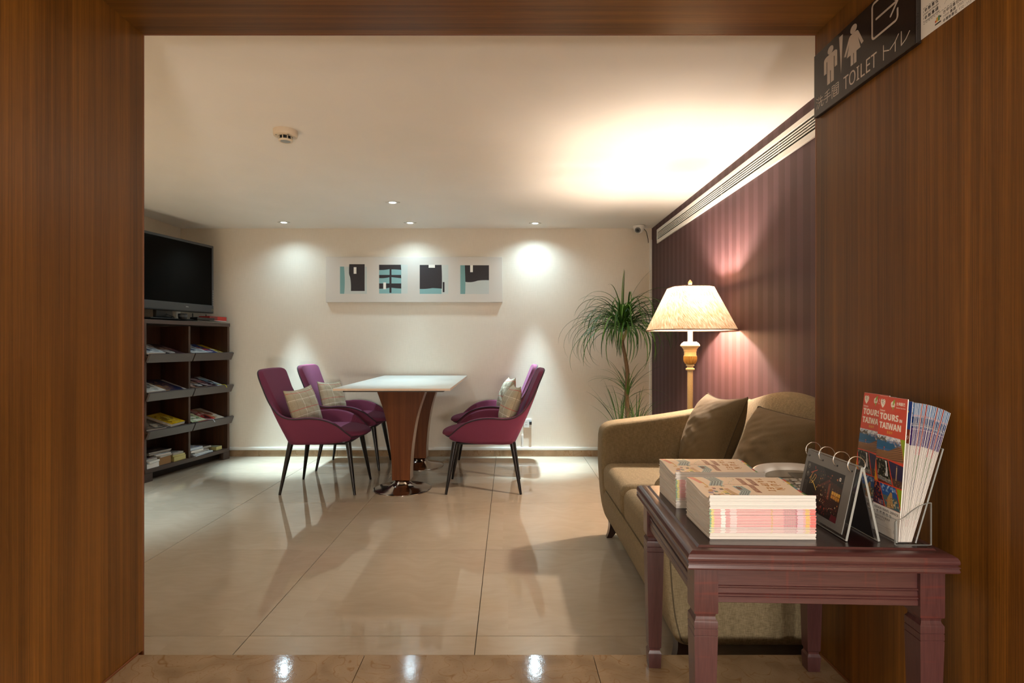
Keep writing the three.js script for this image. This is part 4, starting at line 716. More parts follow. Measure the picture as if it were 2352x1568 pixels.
// ---------------------------------------------------------------- sign and notice on the right lining
{
  const t = thing('toilet_sign', 'glossy black toilet sign with two figures and an arrow on the right veneered lining', 'sign', V(JR - 0.0065, 1.7685, (1.5655 + 1.1735) / 2));
  part(t, 'plate', box(0.012, 0.178, 0.392, 0, 0, 0, 0.0012), phys({ color: 0x1d1714, roughness: 0.12 }));
  const W = 1568, H = 712, S = W / 0.392;                  // pixels per metre
  const draw = (x) => {
    x.fillStyle = '#231b17'; x.fillRect(0, 0, W, H); const ink = '#b5a698'; x.fillStyle = ink; x.strokeStyle = ink;
    const X = (d) => (1.5655 - d) * S, Y = (v) => H - v * S;
    glyphs(x, '洗手間', X(1.556), Y(0.052), 0.036 * S, 9, 1.02);
    x.font = `${0.049 * S}px sans-serif`; x.save(); x.translate(X(1.4285), Y(0.0145)); x.scale(0.85, 1); x.fillText('TOILET', 0, 0); x.restore();
    glyphs(x, 'トイレ', X(1.288), Y(0.0515), 0.037 * S, 11, 0.86);
    const poly = (a) => { x.beginPath(); a.forEach(([p, q], i) => i ? x.lineTo(p, q) : x.moveTo(p, q)); x.closePath(); x.fill(); };
    const rr = (a, b, c, d, r) => { x.beginPath(); x.roundRect(a, b, c, d, r); x.fill(); };
    // man
    const mx = X(1.486), top = Y(0.166); x.beginPath(); x.ellipse(mx, top + 42, 54, 44, 0, 0, 7); x.fill(); x.save(); x.translate(mx, 0); x.scale(1.62, 1); x.translate(-mx, 0);
    rr(mx - 76, top + 84, 152, 60, [34, 34, 0, 0]); x.fillRect(mx - 76, top + 140, 30, 130); x.fillRect(mx + 46, top + 140, 30, 130); x.fillRect(mx - 38, top + 140, 76, 130); x.fillRect(mx - 38, top + 268, 34, 140); x.fillRect(mx + 4, top + 268, 34, 140); x.restore();
    // wedge between the figures
    poly([[X(1.447), top - 6], [X(1.447) + 66, top - 6], [X(1.447) + 34, top + 408]]);
    // woman
    const wx = X(1.386); x.beginPath(); x.ellipse(wx, top + 42, 54, 44, 0, 0, 7); x.fill(); x.save(); x.translate(wx, 0); x.scale(1.30, 1); x.translate(-wx, 0); rr(wx - 62, top + 84, 124, 60, [34, 34, 0, 0]);
    poly([[wx - 44, top + 120], [wx + 44, top + 120], [wx + 86, top + 292], [wx - 86, top + 292]]); poly([[wx - 62, top + 110], [wx - 48, top + 148], [wx - 96, top + 268], [wx - 122, top + 256]]); poly([[wx + 62, top + 110], [wx + 48, top + 148], [wx + 96, top + 268], [wx + 122, top + 256]]);
    x.fillRect(wx - 36, top + 288, 32, 120); x.fillRect(wx + 4, top + 288, 32, 120); x.restore();
    // arrow in a rounded square that is open at the right
    const ax = X(1.3145), aw = 0.0865 * S, ay = Y(0.172); x.lineWidth = 22; x.lineCap = 'round'; x.lineJoin = 'round';
    x.beginPath(); x.moveTo(ax + aw, ay + aw * 0.72); x.lineTo(ax + aw, ay + aw - 40); x.quadraticCurveTo(ax + aw, ay + aw, ax + aw - 40, ay + aw); x.lineTo(ax + 40, ay + aw); x.quadraticCurveTo(ax, ay + aw, ax, ay + aw - 40); x.lineTo(ax, ay + 40); x.quadraticCurveTo(ax, ay, ax + 40, ay); x.lineTo(ax + aw - 40, ay); x.quadraticCurveTo(ax + aw, ay, ax + aw, ay + 40); x.lineTo(ax + aw, ay + aw * 0.28); x.stroke();
    x.beginPath(); x.moveTo(ax + 60, ay + aw / 2); x.lineTo(ax + aw, ay + aw / 2); x.moveTo(ax + aw - 90, ay + aw / 2 - 92); x.lineTo(ax + aw, ay + aw / 2); x.lineTo(ax + aw - 90, ay + aw / 2 + 92); x.stroke();
  };
  const f = part(t, 'sign_face', faceLeft(planeFacing(0.389, 0.175)), phys({ map: ctex(W, H, draw), roughness: 0.10, specularIntensity: 0.9 })); f.position.x = -0.0062;
}
{
  const w = 0.29, h = 0.21, t = thing('notice', 'white printed notice with small lettering beside the black sign', 'notice', V(JR - 0.0012, 1.687 + h / 2, 1.184 - w / 2));
  part(t, 'sheet', box(0.001, h, w, 0, 0, 0, 0), M.paper);
  const S = 1400 / w, H = Math.round(h * S), X = (d) => (1.184 - d) * S, Y = (y) => H - (y - 1.687) * S;
  const draw = (x, W) => {
    x.fillStyle = '#d9d2c6'; x.fillRect(0, 0, W, H); x.strokeStyle = x.fillStyle = '#2a2522'; x.lineWidth = 4; x.setLineDash([22, 12]);
    const bx = X(1.166), by = Y(1.7153), bt = Y(1.7494); x.strokeRect(bx, bt, 1100, by - bt); x.setLineDash([]);
    glyphs(x, '申訴單位', bx + 12, bt + 10, 38, 5, 1.25); x.font = 'bold 27px sans-serif'; x.fillText('Unit in Charge', bx + 10, bt + 76); glyphs(x, '申訴專線', bx + 12, bt + 88, 38, 5, 1.25); x.fillText('Complaint Line', bx + 10, bt + 154);
    x.fillText(':', bx + 210, bt + 42); x.fillText(':', bx + 210, bt + 120);
    const ly = by + 14; x.fillStyle = '#3c7a4a'; x.fillRect(bx + 190, ly + 10, 20, 50); x.fillStyle = '#c99a2c'; x.fillRect(bx + 166, ly + 18, 22, 42); x.fillStyle = '#b9472e'; x.fillRect(bx + 150, ly + 40, 16, 22); x.fillStyle = '#2a2522'; x.fillRect(bx + 212, ly + 22, 16, 18); x.fillRect(bx + 150, ly + 74, 76, 14);
    x.strokeStyle = '#4a423c'; x.fillStyle = '#4a423c'; x.font = '34px sans-serif'; glyphs(x, '台申位專社線單位', bx + 250, ly - 4, 36, 4); x.fillText('1999', bx + 250, ly + 70); glyphs(x, '專線', bx + 336, ly + 42, 32, 4); x.fillText('3365 - 4355', bx + 420, ly + 70); glyphs(x, '申單訴專位', bx + 250, ly + 82, 32, 4); x.fillText('110 - 113', bx + 440, ly + 112);
    x.lineWidth = 3; x.strokeStyle = '#6d655d'; x.beginPath(); x.moveTo(bx + 270, bt + 120); x.bezierCurveTo(bx + 300, bt + 60, bx + 330, bt + 140, bx + 370, bt + 80); x.bezierCurveTo(bx + 400, bt + 50, bx + 390, bt + 130, bx + 440, bt + 30); x.stroke();
  };
  const f = part(t, 'print', faceLeft(planeFacing(w, h)), std({ map: ctex(1400, H, draw), roughness: 0.6 })); f.position.x = -0.0007;
}

// ---------------------------------------------------------------- side table
const TT = 0.634, TX = 0.607, TD = 1.282, TTURN = -0.040;
{
  const t = thing('side_table', 'mahogany side table with moulded edges and square tapering legs', 'table', V(TX, 0, TD), TTURN);
  const crease = (g, c = 0.5) => triUV(toCreasedNormals(mergeVerticesPos(g), c));
  part(t, 'table_top', squareLoft([[0.2235, 0.634], [0.2255, 0.6325], [0.2275, 0.6305], [0.2305, 0.6305], [0.2330, 0.6315], [0.2380, 0.6312], [0.2450, 0.6290], [0.2500, 0.6255], [0.2525, 0.6205], [0.2530, 0.6160], [0.2522, 0.6130], [0.2500, 0.6115], [0.2512, 0.6100], [0.2530, 0.6085], [0.2530, 0.6070], [0.2512, 0.6055], [0.2522, 0.6030], [0.2530, 0.6000], [0.2515, 0.5965], [0.2440, 0.5955], [0.20, 0.5955]], 0.42), M.mahogany);
  part(t, 'top_field', box(0.446, 0.0012, 0.446, 0, 0.6340, 0, 0.0005), M.mahoganyTop);
  const leg = squareLoft([[0.0230, 0.5955], [0.0230, 0.508], [0.0225, 0.505], [0.0195, 0.503], [0.0185, 0.498], [0.0195, 0.494], [0.0222, 0.490], [0.0226, 0.488], [0.0226, 0.4760], [0.0216, 0.4750], [0.0216, 0.4745], [0.0226, 0.4735], [0.0226, 0.4625], [0.0216, 0.4615], [0.0216, 0.4610], [0.0226, 0.4600], [0.0170, 0.200], [0.0168, 0.197], [0.0140, 0.194], [0.0140, 0.188], [0.0172, 0.182], [0.0176, 0.180], [0.0158, 0.1405], [0.0150, 0.14]], 0.35);
  for (const [x, z] of [[-0.2135, 0.2135], [0.2135, 0.2135], [-0.2135, -0.2135], [0.2135, -0.2135]]) { const l = part(t, 'leg', leg, M.mahoganyUp); l.position.set(x, 0, z); }
  const pr = [[-0.006, 0.5955], [0.006, 0.5955], [0.006, 0.5585], [0.0085, 0.5575], [0.0095, 0.5560], [0.0085, 0.5545], [0.0055, 0.5535], [0.0070, 0.5515], [0.0075, 0.5440], [0.0065, 0.5425], [0.0090, 0.5410], [0.0090, 0.5385], [0.0060, 0.5370], [0.0080, 0.5350], [0.0085, 0.5260], [0.0065, 0.5245], [-0.006, 0.5245]];
  for (let k = 0; k < 4; k++) { const g = extr(pr, 0.384, 0); g.translate(0, 0, -0.192); g.rotateY(-Math.PI / 2); g.translate(0, 0, 0); const q = crease(g, 0.3); q.rotateY(k * Math.PI / 2); const m = part(t, 'apron', q, M.mahogany); const a = k * Math.PI / 2; m.position.set(Math.sin(a) * 0.222, 0, Math.cos(a) * 0.222); }
}
const onTable = (x, d, y = 0) => V(x, TT + 0.0008 + y, d);

// ---------------------------------------------------------------- two piles of small travel booklets
const coverDraw = (x, w, h) => {                             // upright page, its top towards the right of the table
  x.fillStyle = '#f0dcc2'; x.fillRect(0, 0, w, h);
  const Y = (f) => h - f * h, X = (f) => f * w, P = (a, c) => { x.fillStyle = c; x.beginPath(); a.forEach(([p, q], i) => i ? x.lineTo(X(p), Y(q)) : x.moveTo(X(p), Y(q))); x.closePath(); x.fill(); };
  ['#5b8a94', '#bf3a2c', '#d2b63a', '#4f7f43', '#5f8796', '#b33228', '#4f7f43', '#d2b63a', '#c23c2e'].forEach((c, i) => P([[i / 9, 1], [(i + 1) / 9, 1], [(i + 1) / 9, 0.978], [i / 9, 0.978]], c));
  // lettering
  x.save(); x.translate(X(0.08), Y(0.685)); x.transform(1, -0.04, -0.1, 1, 0, 0); x.fillStyle = x.strokeStyle = '#b57718'; x.font = 'bold 78px sans-serif'; x.lineWidth = 2; [...'TAIPEI'].forEach((c, i) => { x.save(); x.translate([0, 58, 124, 160, 222, 282][i], (i % 2) * 10 - 4); x.rotate((i % 3 - 1) * 0.07); x.fillText(c, 0, 0); x.strokeText(c, 0, 0); x.restore(); }); x.restore();
  x.save(); x.translate(X(0.20), Y(0.795)); x.fillStyle = x.strokeStyle = '#b57718'; x.font = 'bold 84px sans-serif'; x.lineWidth = 2; [...'FUN'].forEach((c, i) => { x.save(); x.translate([0, 74, 154][i], [0, 12, 4][i]); x.rotate([0.05, -0.06, 0.08][i]); x.fillText(c, 0, 0); x.strokeText(c, 0, 0); x.restore(); }); x.beginPath(); x.arc(104, -66, 7, 0, 7); x.arc(186, -66, 7, 0, 7); x.fill(); x.restore();
  // sign plates
  for (const [a, b] of [[0.06, 0.50], [0.08, 0.60], [0.36, 0.545]]) { P([[a, b], [a + 0.30, b], [a + 0.33, b + 0.052], [a + 0.03, b + 0.052]], '#7e3b24'); x.strokeStyle = '#e2c7a4'; x.lineWidth = 3; x.strokeRect(X(a + 0.035), Y(b + 0.043), X(0.265), h * 0.034); glyphs(x, '台由行社', X(a + 0.06), Y(b + 0.040), 24, 3.2, 1.35); x.strokeStyle = '#e2c7a4'; glyphs(x, '台由行社', X(a + 0.06), Y(b + 0.040), 24, 3.2, 1.35); }
  P([[0.345, 0.30], [0.355, 0.30], [0.355, 0.60], [0.345, 0.60]], '#b36a33');
  // striped bands
  const zig = (pts, wd) => { for (let k = 0; k < 9; k++) { const o = k / 9 * wd, c = k % 2 ? '#6f7f80' : '#a9c0bd'; P([...pts.map(([p, q]) => [p, q - o]), ...pts.slice().reverse().map(([p, q]) => [p, q - o - wd / 9])], c); } };
  zig([[0.0, 0.30], [0.22, 0.335], [0.40, 0.275]], 0.135); zig([[0.42, 0.475], [0.62, 0.505], [0.80, 0.43], [1.0, 0.46]], 0.105);
  P([[0.44, 0.40], [0.54, 0.40], [0.56, 0.44], [0.46, 0.44]], '#6b4c38');
  P([[0, 0.0], [0.0, 0.06], [0.30, 0.12], [0.30, 0.07]], '#e08a7c'); P([[0, 0.06], [0, 0.07], [0.42, 0.13], [0.42, 0.118]], '#d7a83a');
  P([[0.35, 0.24], [0.40, 0.24], [0.98, 0.30], [0.98, 0.26]], '#d8bd62'); P([[0.50, 0.30], [0.86, 0.36], [0.90, 0.30], [0.52, 0.26]], '#c9a878');
  for (let k = 0; k < 46; k++) { x.fillStyle = ['#8a6a4c', '#5e7f6a', '#7e6a96', '#c08a4a', '#c9a06a', '#51443a', '#d98f7a', '#e3d26a'][k % 8]; x.globalAlpha = 0.85; const a = 0.36 + rnd() * 0.6, b = 0.06 + rnd() * 0.26; x.fillRect(X(a), Y(b), 8 + rnd() * 30, 6 + rnd() * 36); } x.globalAlpha = 1;
  for (let k = 0; k < 14; k++) { const a = 0.02 + k * 0.035, b = 0.42 + 0.05 * Math.sin(k * 0.6); P([[a, b], [a + 0.02, b], [a + 0.01, b - 0.014]], ['#6f9a4a', '#c9b23a', '#7fa7a4'][k % 3]); }
  for (const [a, b] of [[0.08, 0.93], [0.22, 0.95], [0.33, 0.955]]) P([[a, b], [a + 0.03, b + 0.004], [a + 0.016, b + 0.02]], '#6f8486');
  x.fillStyle = '#4a3528'; x.font = 'bold 40px sans-serif'; x.fillText('07', X(0.86), Y(0.80)); x.font = '22px sans-serif'; x.fillText('2015', X(0.86), Y(0.755)); x.fillText('Free', X(0.86), Y(0.70));
};
M.booklet = phys({ map: ctex(592, 840, coverDraw), roughness: 0.5, clearcoat: 0.1 });
const EDGES = ctex(1024, 128, (x, w, h) => {                 // coloured print that runs out at the trimmed edge, a white column at the left
  x.fillStyle = '#d8d3cd'; x.fillRect(0, 0, w, h);
  const bar = (a, b, c, al, y0, y1) => { x.globalAlpha = al; x.fillStyle = c; x.fillRect(a * w, y0 * h, (b - a) * w, (y1 - y0) * h); };
  bar(0.06, 0.99, '#cf2f40', 0.95, 0.20, 0.52); bar(0.06, 0.99, '#e08890', 0.5, 0.62, 0.84);
  bar(0.06, 0.075, '#3c8a54', 1, 0.2, 0.85); bar(0.075, 0.10, '#cfc04a', 1, 0.2, 0.85); bar(0.16, 0.20, '#f2eee9', 0.8, 0, 1); bar(0.24, 0.30, '#f6e9e6', 0.8, 0, 1); for (let k = 0; k < 18; k++) bar(0.20 + k * 0.006, 0.2022 + k * 0.006, k % 2 ? '#b7484f' : '#7d5c6c', 0.7, 0.2, 0.9);
  bar(0.60, 0.612, '#c08a2c', 1, 0.2, 0.8); for (let k = 0; k < 16; k++) bar(0.71 + k * 0.007, 0.7125 + k * 0.007, k % 3 ? '#443a48' : '#a0386e', 0.85, 0.15, 0.9); bar(0.815, 0.825, '#8f2f52', 0.9, 0.2, 0.9); bar(0.83, 0.88, '#c9b4cc', 0.7, 0.2, 0.9); bar(0.90, 0.935, '#e0a42a', 0.95, 0.2, 0.9); bar(0.94, 0.99, '#dc3a32', 0.95, 0.2, 0.9); x.globalAlpha = 1;
});
M.edgePrint = std({ map: EDGES, roughness: 0.75 });
const EDGES2 = ctex(1024, 128, (x, w, h) => { x.drawImage(EDGES.image, 0, 0); x.globalAlpha = 0.55; x.fillStyle = '#d8d3cd'; x.fillRect(0, 0, w, h); });
EDGES2.image.getContext('2d'); M.edgeFaint = std({ map: EDGES2, roughness: 0.75 });
M.edgeWhite = std({ color: 0xd4cfc9, roughness: 0.75 });
M.edgeGrey = std({ color: 0xd6cec6, roughness: 0.75 });
function bookletGeo(w, d, t, sag, jx, jz) {                  // bends: the trimmed front edge stands, the paper behind it sinks
  const n = 22, z = (v) => d / 2 - d * Math.pow(v, 1.7), f = (v) => { const q = (d / 2 - z(v)) ; return -sag * Math.min(1, q / 0.010) * (1 - sstep(0.030, 0.140, q) * 1.0); };
  const secs = []; for (let i = 0; i <= n; i++) { const v = i / n, y = f(v); secs.push([z(v) + jz, y]); }
  const pos = [], uv = [], W = w / 2, quad = (a, b, c, e, ua, ub, uc, ue) => { for (const [p, q] of [[a, ua], [b, ub], [c, uc], [a, ua], [c, uc], [e, ue]]) { pos.push(...p); uv.push(...q); } }, u0 = [0.02, 0.5];
  for (let i = 0; i < n; i++) {
    const [z0, y0] = secs[i], [z1, y1] = secs[i + 1];
    quad([-W + jx, y0 + t, z0], [W + jx, y0 + t, z0], [W + jx, y1 + t, z1], [-W + jx, y1 + t, z1], u0, u0, u0, u0);
    quad([-W + jx, y0, z0], [-W + jx, y1, z1], [W + jx, y1, z1], [W + jx, y0, z0], u0, u0, u0, u0);
    quad([-W + jx, y1, z1], [-W + jx, y0, z0], [-W + jx, y0 + t, z0], [-W + jx, y1 + t, z1], u0, u0, u0, u0);
    quad([W + jx, y0, z0], [W + jx, y1, z1], [W + jx, y1 + t, z1], [W + jx, y0 + t, z0], u0, u0, u0, u0);
  }
  const [zf, yf] = secs[0], [zb, yb] = secs[n];
  quad([-W + jx, yf, zf], [W + jx, yf, zf], [W + jx, yf + t, zf], [-W + jx, yf + t, zf], [0.062, 0], [0.99, 0], [0.99, 1], [0.062, 1]);
  quad([W + jx, yb, zb], [-W + jx, yb, zb], [-W + jx, yb + t, zb], [W + jx, yb + t, zb], u0, u0, u0, u0);
  const g = new THREE.BufferGeometry(); g.setAttribute('position', new THREE.Float32BufferAttribute(pos, 3)); g.setAttribute('uv', new THREE.Float32BufferAttribute(uv, 2)); g.computeVertexNormals(); return g;
}
function bookletCover(w, d, sag) {
  const n = 22, rows = []; for (let i = 0; i <= n; i++) { const q = d * Math.pow(i / n, 1.7), y = -sag * Math.min(1, q / 0.010) * (1 - sstep(0.030, 0.140, q)); rows.push([new THREE.Vector3(-w / 2, y, d / 2 - q), new THREE.Vector3(w / 2, y, d / 2 - q)]); }
  const g = gridGeo(rows), p = g.attributes.position, u = g.attributes.uv; for (let i = 0; i < p.count; i++) u.setXY(i, 0.5 + p.getZ(i) / d, 0.5 + p.getX(i) / w); return g;
}
function pile(x0, x1, d0, d1, H, n, bands, where) {
  const w = x1 - x0, d = d1 - d0, t = H / n, r = mulberry(n + 5), cx = (x0 + x1) / 2, cd = (d0 + d1) / 2;
  for (let i = 0; i < n; i++) {
    const f = (i + 1) / n, b = bands(i / n), sag = 0.0085 * f, top = i === n - 1;
    const g = bookletGeo(w, d, t - 0.00025 - (r() < 0.3 ? 0.0003 : 0), sag, (r() - 0.5) * 0.0022, (r() - 0.5) * 0.0018);
    const label = top ? `travel booklet with a cream illustrated cover, topmost of the ${where} pile` : `${['blank-edged', 'faintly tinted', 'red and multicoloured edged', 'white-edged'][b]} booklet, ${i ? ORD[i + 1] + ' from the bottom' : 'lowest'} of the ${where} pile`;
    const o = thing('booklet', label, 'booklet', onTable(cx, cd, i * t + 0.0002), -0.012, top ? undefined : `${['lower blank', 'faintly tinted', 'colour edged', 'upper blank'][b]} booklets of the ${where} pile`);
    part(o, 'pages', g, [M.edgeGrey, M.edgeFaint, M.edgePrint, M.edgeWhite][b]);
    if (top) { const c = part(o, 'cover', bookletCover(w, d - 0.001, sag), M.booklet); c.position.y = t - 0.00005; }
  }
}
pile(0.407, 0.620, 1.094, 1.242, 0.0895, 29, (f) => f < 0.13 ? 0 : f < 0.26 ? 1 : f < 0.68 ? 2 : 3, 'front');
pile(0.403, 0.616, 1.302, 1.450, 0.0870, 28, (f) => f < 0.20 ? 0 : f < 0.28 ? 1 : f < 0.76 ? 2 : 3, 'rear');

// ---------------------------------------------------------------- telephone
{
  const t = thing('telephone', 'pearl white desk telephone with grey keypad behind the calendar', 'telephone', onTable(0.755, 1.405), 0);
  const outline = (k) => { const p = []; for (let i = 0; i < 64; i++) { const a = i / 64 * Math.PI * 2, c = Math.cos(a), s = Math.sin(a); p.push([Math.sign(c) * Math.pow(Math.abs(c), 0.80) * 0.112 * k[0], Math.sign(s) * Math.pow(Math.abs(s), 0.72) * 0.098 * k[1]]); } return p; };
  const H = (z, off) => 0.036 + off + (-z) * 0.28;             // tilted towards the front
  const ringAt = (k, off, flat) => outline(k).map(([x, z]) => new THREE.Vector3(x, flat ?? H(z, off), z));
  const pearl = phys({ color: 0xd9d0c4, roughness: 0.25, clearcoat: 0.5 }), pad = std({ color: 0x8d8373, roughness: 0.45 });
  const rs = [ringAt([0.86, 0.86], 0, 0.0), ringAt([0.94, 0.94], 0, 0.004), ringAt([1, 1], -0.004), ringAt([1.0, 1.0], 0.0), ringAt([0.985, 0.985], 0.0035), ringAt([0.93, 0.93], 0.006), ringAt([0.80, 0.78], 0.0055), ringAt([0.755, 0.73], 0.0045), ringAt([0.74, 0.715], 0.002), ringAt([0.73, 0.705], -0.003)];
  part(t, 'body', merge([triUV(gridGeo(rs, false, true)), triUV(fan(rs[0], true))]), pearl);
  part(t, 'face_panel', triUV(fan(ringAt([0.735, 0.71], -0.0028), true)), pad);
  const tilt = Math.atan(0.28), on = (g, x, z, off) => { g.rotateX(tilt); g.translate(x, H(z, off), z); return g; };
  for (let i = 0; i < 8; i++) part(t, 'speaker_rib', on(box(0.058, 0.002, 0.0022, 0, 0, 0, 0.0006), 0.025, -0.052 + i * 0.0042, -0.0022), std({ color: 0x6d6456, roughness: 0.5 }));
  for (let r = 0; r < 4; r++) for (let c = 0; c < 4; c++) part(t, 'key', on(box(0.015, 0.005, 0.0095, 0, 0, 0, 0.002), -0.052 + c * 0.021 + r * 0.002, -0.012 + r * 0.0155, 0.0004), r === 3 ? M.white : std({ color: 0xa79c8b, roughness: 0.4 }));
  part(t, 'display_line', on(box(0.07, 0.0012, 0.0015, 0, 0, 0, 0.0004), -0.035, -0.030, -0.0022), M.seam);
}

// ---------------------------------------------------------------- desk calendar in clear stands
{
  const t = thing('desk_calendar', 'ring-bound desk calendar with a dark night photograph in clear stand boards', 'calendar', onTable(0.7108, 1.181, 0.0006), -0.020);
  const lean = Math.atan2(0.031, 0.145), L = 0.150;
  const board = (s) => { const g = box(0.0042, L, 0.197, 0, L / 2, 0, 0.0008); g.rotateZ(s * lean); g.translate(-s * -0.0 + (s > 0 ? 0 : 0), 0, 0); return g; };
  // front board leans to the right going up, rear board to the left; they meet at the top
  const b1 = box(0.0042, L, 0.197, 0, L / 2, 0, 0.0008); b1.rotateZ(-lean); b1.translate(-0.0345, 0.0004, 0);
  const b2 = box(0.0042, L, 0.197, 0, L / 2, 0, 0.0008); b2.rotateZ(lean); b2.translate(0.0300, 0.0004, 0);
  const rim = () => merge([box(0.0044, L, 0.0008, 0, L / 2, 0.0985, 0.0002), box(0.0044, L, 0.0008, 0, L / 2, -0.0985, 0.0002), box(0.0044, 0.0008, 0.197, 0, L, 0, 0.0002), box(0.0044, 0.0008, 0.197, 0, 0.0006, 0, 0.0002)]);
  const e1 = rim(); e1.rotateZ(-lean); e1.translate(-0.0345, 0.0004, 0); const e2 = rim(); e2.rotateZ(lean); e2.translate(0.0300, 0.0004, 0);
  const sb1 = part(t, 'stand_board', b1, M.acrylic), sb2 = part(t, 'stand_board', b2, M.acrylic); part(sb1, 'polished_edge', e1, M.acrylicEdge); part(sb2, 'polished_edge', e2, M.acrylicEdge);
  const page = (x, w, h) => {
    x.fillStyle = '#6f6c68'; x.fillRect(0, 0, w, h); const px = 0.055 * w, py = 0.175 * h, pw = 0.80 * w, ph = 0.73 * h;
    x.save(); x.beginPath(); x.rect(px, py, pw, ph); x.clip(); x.fillStyle = '#171213'; x.fillRect(px, py, pw, ph);
    x.fillStyle = '#2b2a2a'; x.beginPath(); x.ellipse(px + pw * 0.25, py + ph * 0.12, pw * 0.3, ph * 0.2, 0.2, 0, 7); x.fill(); x.fillStyle = '#221d1a'; x.fillRect(px, py + ph * 0.22, pw * 0.4, ph * 0.5);
    const R = mulberry(3), Q = (a, c) => { x.fillStyle = c; x.beginPath(); a.forEach(([p, q], i) => i ? x.lineTo(px + p * pw, py + q * ph) : x.moveTo(px + p * pw, py + q * ph)); x.closePath(); x.fill(); };
    Q([[0.38, 0.42], [0.68, 0.22], [1, 0.30], [1, 0.64], [0.62, 0.62], [0.40, 0.60]], '#34201b'); Q([[0.36, 0.46], [0.66, 0.20], [0.70, 0.24], [0.42, 0.46]], '#55261f'); Q([[0.66, 0.30], [0.71, 0.27], [0.72, 0.62], [0.67, 0.62]], '#7a3a22'); Q([[0.76, 0.40], [0.98, 0.42], [0.98, 0.58], [0.76, 0.56]], '#8c5a1e');
    for (let k = 0; k < 4; k++) Q([[0.77 + k * 0.055, 0.41], [0.815 + k * 0.055, 0.415], [0.815 + k * 0.055, 0.48], [0.77 + k * 0.055, 0.475]], '#d9a23a'); for (let k = 0; k < 4; k++) Q([[0.77 + k * 0.055, 0.50], [0.81 + k * 0.055, 0.50], [0.81 + k * 0.055, 0.555], [0.77 + k * 0.055, 0.55]], '#c98a2c');
    for (let k = 0; k < 14; k++) { x.strokeStyle = k % 3 ? '#3a1f1a' : '#6b2a22'; x.lineWidth = 3; x.beginPath(); x.moveTo(px + pw * (0.28 + 0.02 * k), py + ph * (0.60 + 0.012 * k)); x.lineTo(px + pw, py + ph * (0.66 + 0.014 * k)); x.stroke(); }
    for (let k = 0; k < 90; k++) { x.fillStyle = ['#e08a3a', '#b6462c', '#d9b26a', '#7c2c22', '#e8d2a2'][k % 5]; x.globalAlpha = 0.5 + 0.5 * R(); const s = 2 + R() * 7; x.beginPath(); x.ellipse(px + pw * (0.35 + 0.64 * R()), py + ph * (0.1 + 0.86 * R()), s, s * 1.2, 0, 0, 7); x.fill(); }
    x.globalAlpha = 0.8; for (let k = 0; k < 26; k++) { x.fillStyle = ['#6b1f1a', '#40201c', '#8a3a2a'][k % 3]; x.beginPath(); x.ellipse(px + pw * (0.35 + 0.4 * R()), py + ph * (0.8 + 0.2 * R()), 8 + R() * 16, 6 + R() * 10, 0, 0, 7); x.fill(); } x.globalAlpha = 1; Q([[0.86, 0.86], [1, 0.88], [1, 1], [0.84, 1]], '#5e1420');
    // brush-written character, badges, small upright text
    x.lineCap = 'round'; const br = (c, lw, a) => { x.strokeStyle = c; x.lineWidth = lw; x.beginPath(); x.moveTo(px + a[0] * pw, py + a[1] * ph); x.quadraticCurveTo(px + a[2] * pw, py + a[3] * ph, px + a[4] * pw, py + a[5] * ph); x.stroke(); };
    br('#c9483a', 9, [0.235, 0.06, 0.245, 0.08, 0.25, 0.11]); br('#d4573c', 10, [0.15, 0.22, 0.23, 0.17, 0.30, 0.12]); br('#d98a3a', 9, [0.20, 0.20, 0.17, 0.30, 0.13, 0.36]); br('#d9b25a', 8, [0.17, 0.28, 0.175, 0.38, 0.16, 0.46]); br('#d9c46a', 7, [0.26, 0.22, 0.24, 0.30, 0.21, 0.35]); br('#d4653f', 8, [0.26, 0.24, 0.32, 0.22, 0.30, 0.28]); br('#e0b552', 8, [0.30, 0.28, 0.26, 0.40, 0.20, 0.44]); br('#e3bd55', 12, [0.20, 0.38, 0.28, 0.42, 0.36, 0.54]);
    x.strokeStyle = '#c9c2b8'; x.lineWidth = 2.5; for (const yy of [0.09, 0.27]) { x.beginPath(); for (let k = 0; k < 8; k++) { const a = k / 8 * Math.PI * 2 + 0.39; x.lineTo(px + pw * 0.065 + Math.cos(a) * 26, py + ph * yy + Math.sin(a) * 30); } x.closePath(); x.stroke(); } glyphs(x, '台', px + pw * 0.045, py + ph * 0.055, 26, 3); glyphs(x, '巴', px + pw * 0.045, py + ph * 0.235, 26, 3);
    x.fillStyle = '#a29a8e'; for (let c = 0; c < 3; c++) for (let k = 0; k < 13; k++) x.fillRect(px + pw * (0.03 + c * 0.03), py + ph * (0.42 + k * 0.024), 7, 6);
    x.fillStyle = '#e2dcd2'; x.beginPath(); x.roundRect(px + pw * 0.885, py + ph * 0.085, 34, 42, 8); x.fill(); x.fillStyle = '#181414'; x.font = 'bold 36px sans-serif'; x.fillText('4', px + pw * 0.885 + 7, py + ph * 0.085 + 34);
    x.restore();
  };
  const sheet = new THREE.BoxGeometry(0.0016, 0.140, 0.180), pm = std({ color: 0x75726d, roughness: 0.5 });
  const s1 = sheet.clone(); s1.translate(-0.0034, 0.078, -0.004); s1.rotateZ(-lean); s1.translate(-0.0345, 0.0004, 0); part(t, 'page_stack', triUV(s1), pm);
  const pf = faceLeft(planeFacing(0.180, 0.140)); pf.translate(-0.0044, 0.078, -0.004); pf.rotateZ(-lean); pf.translate(-0.0345, 0.0004, 0); part(t, 'page', pf, phys({ map: ctex(1024, 796, page), roughness: 0.3, clearcoat: 0.3 }));
  const s2 = sheet.clone(); s2.translate(-0.0034, 0.074, 0); s2.rotateZ(lean); s2.translate(0.0300, 0.0004, 0); part(t, 'turned_page', triUV(s2), std({ color: 0x1d1818, roughness: 0.4 }));
